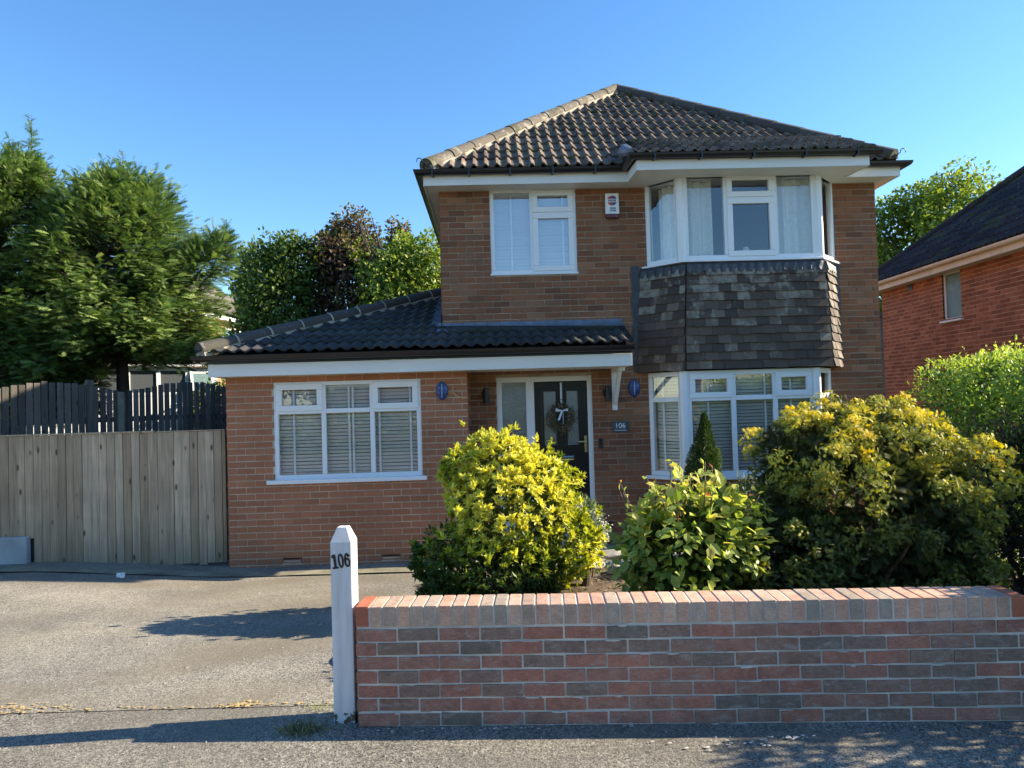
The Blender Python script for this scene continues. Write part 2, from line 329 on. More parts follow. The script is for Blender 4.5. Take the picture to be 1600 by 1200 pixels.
# ---------------------------------------------------------------- terrain
def gz(x, y):
    s = min(1, max(0, (y - 4.1) / 4.8)); s = s * s * (3 - 2 * s)
    l = min(1, max(0, (-3.4 - x) / 2.2))
    b = min(1, max(0, (y - 9.5) / 6))
    return s * (-.235 + .14 * l) + .45 * b * min(1, max(0, (-x - 3) / 3))
def sheet(name, xs, ys, zf, mat, label_kind='structure', rel=None):
    V = []; idx = {}
    for j, y in enumerate(ys):
        for i, x in enumerate(xs):
            V.append((x, y, zf(x, y)))
    nx = len(xs); F_ = []
    for j in range(len(ys) - 1):
        for i in range(nx - 1):
            F_.append((j * nx + i, j * nx + i + 1, (j + 1) * nx + i + 1, (j + 1) * nx + i))
    o = npmesh(name, V, [np.array(F_)], mat, smooth=True); tag(o, kind=label_kind); return o
lin = lambda a, b, n: [a + (b - a) * i / (n - 1) for i in range(n)]
xs = [-900, -400, -150, -60] + lin(-30, 30, 61) + [60, 150, 400, 900]
ys = [-900, -300, -80] + lin(-30, 40, 71) + [70, 150, 400, 900]
sheet('ground', xs, ys, lambda x, y: gz(x, y) - .06 - (.08 if y < 0 else 0), M['grassfield'])
SPL = lambda x: 3.99 + .035 * x * .9      # line where the driveway meets the pavement
sheet('road', lin(-60, 60, 3), lin(-9, -1.6, 2), lambda x, y: -.10, M['road'])
_pm = MB(); _pm.box(-60, 60, -1.6, -1.48, -.2, .0); tag(_pm.build('kerb', M['concrete']), kind='structure')
def pave_z(x, y): return .006 * math.sin(x * 2.1) * math.sin(y * 1.7 + 1) * (1 if y < 3.6 else 0)
V = []; 
xs2 = lin(-30, 30, 241); ysn = 24; 
for j in range(ysn + 1):
    for x in xs2:
        ye = 4.16 - .0437 * x if x > -.9 else 4.16 - .005 * x
        y = -1.48 + (ye + 1.48) * j / ysn; V.append((x, y, pave_z(x, y)))
nx = len(xs2); Fp = [(j * nx + i, j * nx + i + 1, (j + 1) * nx + i + 1, (j + 1) * nx + i) for j in range(ysn) for i in range(nx - 1)]
tag(npmesh('pavement', V, [np.array(Fp)], M['pave'], smooth=True), kind='structure')
# driveway
xs3 = lin(-9.0, -.2, 60); V = []
for j in range(60):
    for x in xs3:
        y0 = 4.16 - .005 * x
        y = y0 + (9.3 - y0) * j / 59; V.append((x, y, gz(x, y) + .004 + .012 * math.sin(x * 1.3 + .5) * math.sin(y * 1.1) * min(1, (y - y0))))
nx = len(xs3); Fp = [(j * nx + i, j * nx + i + 1, (j + 1) * nx + i + 1, (j + 1) * nx + i) for j in range(59) for i in range(nx - 1)]
tag(npmesh('driveway', V, [np.array(Fp)], M['drive'], smooth=True), kind='structure')
# concrete edging strip before the fence and the side path in front of the house
M['strip'] = m_plain('mossy_concrete', (.20, .185, .13), .95, var=.4, nscale=4, bumpk=.4)
sheet('concrete_strip', lin(-9, .6, 40), lin(8.30, 8.55, 4), lambda x, y: gz(x, y) + .018 + .005 * math.sin(7 * x) * math.sin(23 * y), M['strip'])
# garden bed
def bed_z(x, y):
    e = min(1, max(0, (x + 1.15 - .35 * math.sin(y * 2.1)) / .35)) * min(1, max(0, (7.75 - y) / .3))
    return gz(x, y) - .03 + e * (.09 + .05 * math.sin(x * 2.3 + y) + .10 * max(0, min(1, (y - 5.5)))) + .015 * math.sin(x * 17) * math.sin(y * 19)
sheet('garden_bed', lin(-1.25, 4.6, 90), lin(4.14, 7.9, 60), bed_z, M['soil'])
sheet('path', lin(.2, 7.5, 40), lin(7.75, 9.75, 12), lambda x, y: gz(x, y) + .03, M['concrete'])
# lichen crust patches along the seam and a chalky patch by the wall
def patch(cx, cy, rx, ry, mat, name, zf, seed):
    rg = random.Random(seed); pts = [(cx, cy, zf(cx, cy) + .012)]
    n = 34
    for k in range(n):
        a = 2 * math.pi * k / n; q = rg.uniform(.45, 1.05)
        x = cx + rx * q * math.cos(a); y = cy + ry * q * math.sin(a); pts.append((x, y, zf(x, y) + .010))
    o = npmesh(name, pts, [np.array([(0, 1 + k, 1 + (k + 1) % n) for k in range(n)])], mat); tag(o, kind='structure'); return o
mbv = []; fcs = []; rg = random.Random(5)
def blobs(centres, r0, r1, zf):
    V = []; F_ = []
    for cx, cy in centres:
        r = rg.uniform(r0, r1); n = 7; b0 = len(V); V.append((cx, cy, zf(cx, cy) + .010))
        for k in range(n):
            a = 2 * math.pi * k / n + rg.uniform(-.2, .2); q = r * rg.uniform(.4, 1.2); x = cx + 1.7 * q * math.cos(a); y = cy + q * math.sin(a); V.append((x, y, zf(x, y) + .008))
        F_ += [(b0, b0 + 1 + k, b0 + 1 + (k + 1) % n) for k in range(n)]
    return V, F_
cs = [(rg.gauss(-2.98, .13), 4.235 + rg.gauss(0, .03)) for _ in range(90)] + [(rg.gauss(-1.62, .06), 4.20 + rg.gauss(0, .022)) for _ in range(50)] + [(rg.uniform(-3.4, -1.1), 4.19 + rg.gauss(0, .012)) for _ in range(60)]
V, F_ = blobs(cs, .004, .012, lambda x, y: gz(x, y) + .002)
tag(npmesh('lichen_crust', V, [np.array(F_)], M['lichen']), 'orange lichen crust along the driveway seam', 'lichen', kind='stuff')
cs = [(rg.gauss(1.05, .13), 3.56 + rg.gauss(0, .03)) for _ in range(22)] + [(rg.gauss(1.35, .07), 3.60 + rg.gauss(0, .012)) for _ in range(18)] + [(rg.uniform(-.8, .6), 3.80 + rg.gauss(0, .015)) for _ in range(25)]
V, F_ = blobs(cs, .003, .010, lambda x, y: 0.002)
tag(npmesh('mortar_smears', V, [np.array(F_)], M['mortar_garden']), 'pale mortar droppings on the pavement beside the wall', 'mortar', kind='stuff')

# ---------------------------------------------------------------- brick generators
def wall_boxes(mb, u0, u1, z0, z1, v0, v1, openings):
    us = sorted(set([u0, u1] + [c for o in openings for c in (o[0], o[1]) if u0 < c < u1]))
    zs = sorted(set([z0, z1] + [c for o in openings for c in (o[2], o[3]) if z0 < c < z1]))
    for j in range(len(zs) - 1):
        run = None
        for i in range(len(us) - 1):
            uc = (us[i] + us[i + 1]) / 2; zc = (zs[j] + zs[j + 1]) / 2
            solid = not any(o[0] < uc < o[1] and o[2] < zc < o[3] for o in openings)
            if solid and run is None: run = us[i]
            if (not solid) and run is not None: mb.box(run, us[i], v0, v1, zs[j], zs[j + 1]); run = None
        if run is not None: mb.box(run, us[-1], v0, v1, zs[j], zs[j + 1])
def bricks(u0, u1, z0, z1, openings, bl=.229, bh=.0825, j=.0125, depth=.03, jit=.0015, proud=.004, phase=0, headers=0, seed=3, jw=None, rough=0):
    """returns V (n,8,3) of boxes: x=u, y=depth (-proud..depth), z"""
    rg = random.Random(seed); out = []
    k = 0; z = z0
    while z < z1 - .01:
        za, zb = z + j / 2, min(z + bh - j / 2, z1)
        off = (0 if k % 2 == 0 else bl / 2) + phase
        u = u0 - bl + (off % bl)
        while u < u1:
            a, b = max(u + j / 2, u0), min(u + bl - j / 2, u1)
            if b - a > .012:
                segs = [(a, b)]
                zm = (za + zb) / 2
                for o in openings:
                    if o[2] < zm < o[3]:
                        ns = []
                        for s in segs:
                            if s[1] <= o[0] or s[0] >= o[1]: ns.append(s); continue
                            if s[0] < o[0] - .01: ns.append((s[0], o[0]))
                            if s[1] > o[1] + .01: ns.append((o[1], s[1]))
                        segs = ns
                for a_, b_ in segs:
                    p = -proud + rg.uniform(-jit, jit); q = rg.uniform(-rough, rough); q2 = rg.uniform(-rough, rough)
                    out.append([(a_, p, za + q), (b_, p, za + q2), (b_, depth, za), (a_, depth, za), (a_, p, zb + q), (b_, p, zb + q2), (b_, depth, zb), (a_, depth, zb)])
            u += bl
        z += bh; k += 1
    return np.array(out)
BF = np.array([(0, 3, 2, 1), (4, 5, 6, 7), (0, 1, 5, 4), (1, 2, 6, 5), (2, 3, 7, 6), (3, 0, 4, 7)])
def brick_obj(name, A, mat, parent, tf=None, bevel=0):
    V = A.reshape(-1, 3)
    if tf is not None: V = np.array([tf(*p) for p in V])
    F_ = (np.arange(len(A))[:, None, None] * 8 + BF[None]).reshape(-1, 4)
    o = npmesh(name, V, [F_], mat, parent)
    if bevel: b = o.modifiers.new('b', 'BEVEL'); b.width = bevel; b.segments = 2
    return o

# ---------------------------------------------------------------- roof tile generator
def prof_roman(x, w):   # two rolls per tile
    p = w / 2; q = (x % p) / p
    return .040 * math.sin(math.pi * min(1, q / .44)) if q < .44 else .0
def prof_wave(x, w):
    p = w / 2; q = (x % p) / p
    return .034 * (.5 - .5 * math.cos(2 * math.pi * q)) ** 1.3
def roof_plane(P0, e, s, L, T, clip, w=.30, gauge=.30, prof=prof_roman, lift=.035, k=12, off=0, thick=.022):
    P0 = np.array(P0, float); e = np.array(e, float); e /= np.linalg.norm(e); s = np.array(s, float); s /= np.linalg.norm(s)
    n = np.cross(e, s); n = n if n[2] > 0 else -n
    V = []; F_ = []
    nc = int(math.ceil(T / gauge)); rg = random.Random(1)
    for c in range(nc):
        t0 = c * gauge; t1 = min((c + 1) * gauge + .05, T); c0 = clip(t0); c1 = clip(min(t1, T))
        a = -w + off
        while a < L:
            b = a + w
            lo = min(c0[0], c1[0]); hi = max(c0[1], c1[1])
            if b > lo + .01 and a < hi - .01:
                jt = rg.uniform(-.006, .006); jl = rg.uniform(-.004, .006); base = len(V)
                for i in range(k + 1):
                    x = a + w * i / k; h = prof(x - a if i < k else 0, w)
                    xa = min(max(x, c0[0]), c0[1]); xb = min(max(x, c1[0]), c1[1])
                    V.append(P0 + e * xa + s * (t0 + jt) + n * (h + lift + jl)); V.append(P0 + e * xb + s * t1 + n * (h + .004)); V.append(P0 + e * xa + s * (t0 + jt) + n * (h + lift + jl - thick))
                for i in range(k):
                    q = base + i * 3; F_.append((q, q + 3, q + 4, q + 1)); F_.append((q + 2, q + 5, q + 3, q))
            a = b
    return np.array(V), np.array(F_)
def hip_tiles(P, Q, mat, parent, r=.115, seg=.42, name='hip_tiles', bed=True, arc=(-.15, 1.15), joints=False):
    P = Vector(P); Q = Vector(Q); d = (Q - P); L = d.length; d.normalize(); side = d.cross(Vector((0, 0, 1))).normalized(); upv = side.cross(d)
    mb = MB(); n = max(1, int(L / seg)); rg = random.Random(2); K = 10
    for i in range(n):
        a = P + d * (L * i / n); b = P + d * (L * (i + 1) / n + .03); ra = r * 1.06 + rg.uniform(-.003, .003); rb = r * .96
        ra0 = Vector((0, 0, 0)); vs_ = []
        for (c, rr) in ((a, ra), (b, rb)):
            for kk in range(K + 1):
                t = math.pi * (arc[0] + (arc[1] - arc[0]) * kk / K); vs_.append(tuple(c + side * math.cos(t) * rr + upv * (math.sin(t) * rr * .85)))
        for kk in range(K + 1):
            t = math.pi * (arc[0] + (arc[1] - arc[0]) * kk / K); vs_.append(tuple(a + side * math.cos(t) * (ra - .02) + upv * (math.sin(t) * (ra - .02) * .85)))
        fs = [(kk, kk + 1, K + 1 + kk + 1, K + 1 + kk) for kk in range(K)] + [(kk, 2 * K + 2 + kk, 2 * K + 3 + kk, kk + 1) for kk in range(K)]
        mb.add(vs_, fs)
    mb.add([tuple(P + side * math.cos(math.pi * kk / K) * r + upv * math.sin(math.pi * kk / K) * r * .85) for kk in range(K + 1)], [tuple(range(K + 1))])
    if joints:
        jm = mb; mb.m = 1
        for i in range(1, n):
            c = P + d * (L * i / n); jm.add([tuple(c + side * math.cos(math.pi * (arc[0] + (arc[1] - arc[0]) * kk / K)) * (r * 1.09) + upv * (math.sin(math.pi * (arc[0] + (arc[1] - arc[0]) * kk / K)) * r * 1.09 * .85) + d * dd_) for dd_ in (-.014, .012) for kk in range(K + 1)], [(kk, kk + 1, K + 2 + kk, K + 1 + kk) for kk in range(K)])
        mb.m = 0
    o = mb.build(name, None, parent, mats=[mat, M['bedding']])
    if bed:
        b_ = MB(); b_.tube([P - upv * .062, Q - upv * .062], r * 1.10, 10); b_.build('hip_bedding', M['bedding'], parent)
    return o

def gutter(mb, pts, r=.058, close=True):
    """half-round gutter along a horizontal polyline"""
    K = 8; P = [Vector(p) for p in pts]
    rows = []
    for i, p in enumerate(P):
        if i == 0: d = (P[1] - P[0]).normalized(); n = Vector((d.y, -d.x, 0)); sc = 1
        elif i == len(P) - 1: d = (P[-1] - P[-2]).normalized(); n = Vector((d.y, -d.x, 0)); sc = 1
        else:
            d1 = (P[i] - P[i - 1]).normalized(); d2 = (P[i + 1] - P[i]).normalized()
            n1 = Vector((d1.y, -d1.x, 0)); n2 = Vector((d2.y, -d2.x, 0)); n = (n1 + n2).normalized(); sc = 1 / max(.4, n.dot(n1))
        row = []
        for k in range(K + 1):
            t = math.pi * k / K; row.append(p + n * math.cos(t) * r * sc - Vector((0, 0, math.sin(t) * r * 1.0)))
        row.append(p - n * (r + .004) * sc + Vector((0, 0, .006)))
        for k in range(K, -1, -1):
            t = math.pi * k / K; row.append(p + n * math.cos(t) * (r - .007) * sc - Vector((0, 0, math.sin(t) * (r - .007))) + Vector((0, 0, .004)))
        row.append(p + n * (r + .004) * sc + Vector((0, 0, .006)))
        rows.append(row)
    m = len(rows[0]); vs_ = [tuple(q) for row in rows for q in row]; fs = []
    for i in range(len(P) - 1):
        for k in range(m): fs.append((i * m + k, i * m + (k + 1) % m, (i + 1) * m + (k + 1) % m, (i + 1) * m + k))
    fs.append(tuple(range(K + 1))); fs.append(tuple((len(P) - 1) * m + k for k in range(K + 1)))
    mb.add(vs_, fs)

# ================================================================ THE HOUSE
HY = R(1.5); HO = (-.906, 9.45)
house = thing('brick_house', 'detached brown brick house with hipped roof, double bay and low orange brick extension', 'house', (HO[0], HO[1], 0), HY)
GZ0 = -.30
def HW(u, v, z): # house local -> world
    return (HO[0] + u * math.cos(HY) - v * math.sin(HY), HO[1] + u * math.sin(HY) + v * math.cos(HY), z)
open_main = [(.67, 1.835, 3.44, 4.60), (2.77, 5.34, 3.47, 4.66), (2.735, 5.22, .66, 2.075), (.696, 1.98, .06, 2.06)]
mb = MB(); wall_boxes(mb, 0.004, 5.916, GZ0, 4.60, .004, .26, open_main)
mb.box(0.004, .26, .26, 8, GZ0, 4.60); mb.box(5.66, 5.916, .26, 8, GZ0, 4.60); mb.box(.26, 5.66, 7.75, 8, GZ0, 4.60)
mb.build('mortar_bed', M['mortar'], house)
A = bricks(0, 5.92, GZ0, 4.575, open_main, seed=4, rough=.001)
A = np.array([b for b in A if not (b[:, 0].min() > -1 and b[:, 0].max() < .33 and b[:, 2].max() < 2.3)])
wall = brick_obj('wall', A, M['brick_main'], house); wall['label'] = 'brown brick front wall'
A = bricks(0, 8, GZ0, 4.575, [], seed=5)   # left return above the extension roof
brick_obj('side_wall', A, M['brick_main'], house, tf=lambda u, p, z: (0 + p, 8 - u, z))
A = bricks(0, 8, GZ0, 4.575, [], seed=6)
brick_obj('side_wall', A, M['brick_main'], house, tf=lambda u, p, z: (5.92 - p, u, z))
# extension walls
EXV = -.54; open_ext = [(-2.095, -.256, .84, 2.066)]
mb = MB(); wall_boxes(mb, -2.668, .322, GZ0, 2.15, EXV + .004, EXV + .2, open_ext + [(-.80, -.55, -.157, -.103), (-2.02, -1.78, -.157, -.103)])
mb.box(.10, .322, EXV + .2, -.0, GZ0, 2.15); mb.box(-2.668, -2.45, EXV + .2, 4.5, GZ0, 2.15)
mb.build('extension_mortar_bed', M['mortar_ext'], house)
A = bricks(-2.672, .326, -.285, 2.135, open_ext + [(-.80, -.55, -.19, -.11), (-2.02, -1.78, -.19, -.11)], bh=.0805, bl=.2255, seed=8, jit=.001, rough=.0006)
o = brick_obj('extension_wall', A, M['brick_ext'], house, tf=lambda u, p, z: (u, EXV + p, z)); o['label'] = 'smooth orange brick extension front'
A = bricks(0, .54, -.285, 2.135, [], bh=.0805, bl=.2255, seed=9)
brick_obj('extension_return', A, M['brick_ext'], house, tf=lambda u, p, z: (.326 - p, EXV + .0 + u, z))
A = bricks(0, 5.0, -.285, 2.135, [], bh=.0805, bl=.2255, seed=10)
brick_obj('extension_side_wall', A, M['brick_ext'], house, tf=lambda u, p, z: (-2.672 + p, EXV + u, z))
for a, b in ((-.795, -.555), (-2.015, -1.785)):
    vb = MB(); vb.box(a, b, EXV - .004, EXV + .004, -.187, -.175); vb.box(a, b, EXV - .004, EXV + .004, -.124, -.112); vb.box(a, b, EXV - .003, EXV + .003, -.155, -.146)
    vb.box(a, a + .01, EXV - .004, EXV + .02, -.175, -.124); vb.box(b - .01, b, EXV - .004, EXV + .02, -.175, -.124)
    vb.m = 1; vb.box(a + .001, b - .001, EXV + .02, EXV + .03, -.187, -.112); vb.build('air_vent', None, house, mats=[M['brick_ext'], M['black']])

# ---- windows
def win(parent, tf, a0, a1, z0, z1, mull, trans, cells, name='window', fw_=.058, glass='glass', blind=None, sill=None, dep=.07, bead=True, label=None):
    """cells: list (ai, zi) grid with mull list and per-column transom height (or None). cells dict (col,row)->'sash'. d axis: 0 outer face, + inward"""
    cols = [a0] + list(mull) + [a1]
    f = MB(tf); f.box(a0, a1, 0, dep, z0, z0 + fw_); f.box(a0, a1, 0, dep, z1 - fw_, z1)
    f.box(a0, a0 + fw_, 0, dep, z0 + fw_, z1 - fw_); f.box(a1 - fw_, a1, 0, dep, z0 + fw_, z1 - fw_)
    for m_ in mull: f.box(m_ - fw_ / 2, m_ + fw_ / 2, 0, dep, z0 + fw_, z1 - fw_)
    g = MB(tf); sashes = []
    for c in range(len(cols) - 1):
        la = cols[c] + (fw_ if c == 0 else fw_ / 2); lb = cols[c + 1] - (fw_ if c == len(cols) - 2 else fw_ / 2)
        tz = trans[c]
        rows = [(z0 + fw_, z1 - fw_)] if tz is None else [(z0 + fw_, tz - fw_ / 2), (tz + fw_ / 2, z1 - fw_)]
        if tz is not None: f.box(la, lb, 0, dep, tz - fw_ / 2, tz + fw_ / 2)
        for r_, (ra, rb) in enumerate(rows):
            if (c, r_) in cells:
                s = MB(tf); e = .022; sw = .05
                s.box(la - e, lb + e, -.016, .04, ra - e, ra - e + sw + e); s.box(la - e, lb + e, -.016, .04, rb + e - sw - e, rb + e)
                s.box(la - e, la + sw, -.016, .04, ra + sw, rb - sw); s.box(lb - sw, lb + e, -.016, .04, ra + sw, rb - sw)
                sashes.append(s); ga, gb, gc, gd = la + sw - .004, lb - sw + .004, ra + sw - .004, rb - sw + .004
                # dark gasket
                q = .006
            else: ga, gb, gc, gd = la - .004, lb + .004, ra - .004, rb + .004
            g.quad((ga, .022, gc), (gb, .022, gc), (gb, .022, gd), (ga, .022, gd))
    fo = f.build(name, M['upvc'], parent, bevel=.006)
    if label: fo['label'] = label
    for s in sashes: s.build('sash', M['upvc'], fo, bevel=.006)
    g.build('glass', M[glass], fo)
    if blind:
        ba, bb, bz0, bz1, pitch, ang, tapes, d0 = blind
        b = MB(tf); z = bz0 + .01; h = .025 * math.sin(ang); dd = .025 * math.cos(ang); rg = random.Random(int(ba * 100) + 5)
        while z < bz1:
            zz = z + rg.uniform(-.0015, .0015); an = rg.uniform(-.002, .002)
            b.add([(ba, d0 - dd, zz + h + an), (bb, d0 - dd, zz + h - an), (bb, d0 + .001, zz + .003), (ba, d0 + .001, zz + .003), (ba, d0 + dd, zz - h + an), (bb, d0 + dd, zz - h - an)], [(0, 1, 2, 3), (3, 2, 5, 4)]); z += pitch
        b.box(ba, bb, d0 - .03, d0 + .03, bz1, bz1 + .05)
        for t_ in tapes: b.box(t_ - .013, t_ + .013, d0 - .031, d0 - .029, bz0, bz1)
        b.build('blind', M['blind'], fo)
    if sill:
        s = MB(tf); sa, sb, sz0, sz1, so_ = sill; s.box(sa, sb, so_, .03, sz0, sz1); s.build('sill', M['upvc'], fo, bevel=.006)
    return fo
def frame_tf(p0, p1, out=0.0):
    """plane from p0 to p1 (u,v), outside on the right of travel direction (toward -v for +u travel)"""
    d = Vector((p1[0] - p0[0], p1[1] - p0[1])); d.normalize(); n_in = Vector((-d.y, d.x))
    return (lambda a, dd, z: (p0[0] + d.x * a + n_in.x * dd, p0[1] + d.y * a + n_in.y * dd, z)), math.dist(p0, p1)
T0 = lambda a, d, z: (a, .0 + d + .012, z)
win(house, T0, .67, 1.835, 3.44, 4.60, [1.24], [None, 4.262], {(1, 0), (1, 1)}, glass='glass_bright', blind=(.70, 1.81, 3.49, 4.52, .0455, R(46), [.96, 1.66], .09),
    sill=(.66, 1.845, 3.425, 3.452, -.03), label='upper left window with closed white blind')
TE = lambda a, d, z: (a, EXV + d + .012, z)
win(house, TE, -2.095, -.256, .84, 2.066, [-1.475, -.87], [1.685, 1.685, 1.685], {(0, 1), (2, 1)}, blind=(-2.05, -.29, .89, 1.98, .0445, R(50), [-1.86, -1.17, -1.12, -.79, -.40], .09),
    sill=(-2.18, -.20, .792, .842, -.07), label='wide extension window with closed blind')
# lower bay
LB = [(2.735, 0.0), (3.115, -.38), (4.85, -.38), (5.22, 0.0)]
UB = [(2.77, 0.0), (3.15, -.38), (4.96, -.38), (5.34, 0.0)]
fr, L1 = frame_tf(LB[0], LB[1]); ff, L2 = frame_tf(LB[1], LB[2]); fl, L3 = frame_tf(LB[2], LB[3])
win(house, fr, .0, L1 - .03, .70, 2.062, [], [1.70], set(), name='bay_window', blind=(.06, L1 - .08, .76, 2.0, .044, R(48), [.17, .40], .12), fw_=.062, label='left flank of the lower bay window')
win(house, ff, .03, L2 - .03, .70, 2.062, [3.755 - 3.115, 4.30 - 3.115], [1.70, 1.70, 1.70], {(0, 1), (2, 1)}, name='bay_window', blind=(.07, L2 - .07, .76, 2.0, .044, R(48), [.33, 1.08, 1.42], .12), fw_=.062, label='front of the lower bay window with half open blinds')
win(house, fl, .03, L3, .70, 2.062, [], [1.70], set(), name='bay_window', blind=(.06, L3 - .06, .76, 2.0, .044, R(48), [.2], .12), fw_=.062, label='right flank of the lower bay window')
for c in (LB[1], LB[2]):
    mb = MB(); mb.prism([(c[0] + .062 * math.cos(t), c[1] + .062 * math.sin(t) + .028) for t in [math.pi * k / 4 + math.pi / 8 for k in range(8)]], .70, 2.062)
    mb.build('bay_corner_post', M['upvc'], house, bevel=.004)
# bay sill board and brick base
def offs(poly, o):  # widen the bay outline outward
    k = o * math.tan(math.pi / 8)
    return [(poly[0][0] - o * 1.414, 0.0), (poly[1][0] - k, poly[1][1] - o), (poly[2][0] + k, poly[2][1] - o), (poly[3][0] + o * 1.414, 0.0)]
mb = MB(); mb.prism(offs(LB, .055)[::1], .655, .70); mb.build('bay_sill', M['upvc'], house, bevel=.005)
mb = MB(); mb.prism(offs(LB, -.004), GZ0, .655); mb.build('bay_base_mortar', M['mortar'], house)
for i, (tf_, L_) in enumerate(((fr, L1), (ff, L2), (fl, L3))):
    brick_obj('bay_base_wall', bricks(0, L_, GZ0, .65, [], seed=20 + i, depth=.02), M['brick_main'], house, tf=tf_)
# upper bay
fr, L1 = frame_tf(UB[0], UB[1]); ff, L2 = frame_tf(UB[1], UB[2]); fl, L3 = frame_tf(UB[2], UB[3])
win(house, fr, .0, L1 - .03, 3.495, 4.64, [], [None], set(), name='bay_window', fw_=.062, label='left flank of the upper bay window')
win(house, ff, .03, L2 - .03, 3.495, 4.64, [3.737 - 3.15 + .01, 4.378 - 3.15 + .01], [None, 4.30, None], {(1, 0), (1, 1)}, name='bay_window', glass='glass', fw_=.062, label='front of the upper bay window with curtains at both sides')
win(house, fl, .03, L3, 3.495, 4.64, [], [None], set(), name='bay_window', fw_=.062, label='right flank of the upper bay window')
for c in (UB[1], UB[2]):
    mb = MB(); mb.prism([(c[0] + .062 * math.cos(t), c[1] + .062 * math.sin(t) + .028) for t in [math.pi * k / 4 + math.pi / 8 for k in range(8)]], 3.495, 4.60)
    mb.build('bay_corner_post', M['upvc'], house, bevel=.004)
mb = MB(); mb.prism(offs(UB, .05), 3.468, 3.495); mb.build('bay_sill', M['upvc'], house, bevel=.004)
# rooms behind the glass
def room(u0, u1, v0, v1, z0, z1, name='room'):
    r_ = MB(); r_.add([(u0, v0, z0), (u1, v0, z0), (u1, v1, z0), (u0, v1, z0), (u0, v0, z1), (u1, v0, z1), (u1, v1, z1), (u0, v1, z1)],
                      [(0, 1, 2, 3), (4, 7, 6, 5), (1, 5, 6, 2), (2, 6, 7, 3), (3, 7, 4, 0)]); r_.build(name, M['room'], house)
room(.3, 2.3, .262, 3, 2.9, 4.6); room(2.5, 5.6, .262, 3.4, 2.9, 4.6); room(2.5, 5.6, .262, 3.4, -.1, 2.4); room(-2.45, .1, -.33, 2.2, -.1, 2.14); room(.35, 2.3, .262, 3, -.05, 2.4)
# curtains
def curtain(pts, z0, z1, amp=.022, wl=.085, seed=1, pinch=0.0):
    rg = random.Random(seed); P = [Vector((*p, 0)) for p in pts]; tot = sum((P[i + 1] - P[i]).length for i in range(len(P) - 1))
    n = int(tot / .01); V = []; rows = 9
    for r_ in range(rows + 1):
        zz = z0 + (z1 - z0) * r_ / rows; sc = 1 - pinch * (1 - abs(r_ / rows - .0))
        for i in range(n + 1):
            s = i / n * tot; q = s * sc; acc = 0
            for k in range(len(P) - 1):
                l = (P[k + 1] - P[k]).length
                if q <= acc + l or k == len(P) - 2:
                    d = (P[k + 1] - P[k]) / l; p = P[k] + d * (q - acc); nn = Vector((-d.y, d.x, 0)); break
                acc += l
            w_ = amp * (.7 * math.sin(2 * math.pi * s / wl + 1.3 * math.sin(s * 9)) + .4 * math.sin(2 * math.pi * s / (wl * 2.7) + seed)) * (1 + .15 * math.sin(r_ * .5))
            p = p + nn * w_; V.append((p.x, p.y, zz))
    F_ = [(r_ * (n + 1) + i, r_ * (n + 1) + i + 1, (r_ + 1) * (n + 1) + i + 1, (r_ + 1) * (n + 1) + i) for r_ in range(rows) for i in range(n)]
    npmesh('curtain', V, [np.array(F_)], M['curtain'], house, smooth=True)
curtain([(2.98, .10), (3.26, -.18)], 3.52, 4.57, seed=2, amp=.035, wl=.12)
curtain([(3.24, -.22), (3.60, -.20)], 3.52, 4.57, seed=3, amp=.05, wl=.13)
curtain([(4.46, -.22), (4.90, -.22)], 3.52, 4.57, seed=4, amp=.045, wl=.16)
curtain([(4.93, -.20), (5.2, .05)], 3.52, 4.57, seed=5, amp=.03, wl=.12)
# added white shape standing in for a reflection in the upper bay
refl = thing('reflection_shape', 'white shape standing in for a reflection in the middle pane of the upper bay window', 'reflection', HW(4.05, -.20, 3.50), HY)
mb = MB(); mb.tube([(0, 0, .04), (0, 0, .10), (0, 0, .15), (0, 0, .19)], [.17, .12, .05, .03], 16); mb.build('reflection_top', M['white'], refl, smooth=True)
mb = MB(); mb.tube([(0, 0, 0), (0, 0, .04)], [.05, .03], 12); mb.build('reflection_foot', M['white'], refl)

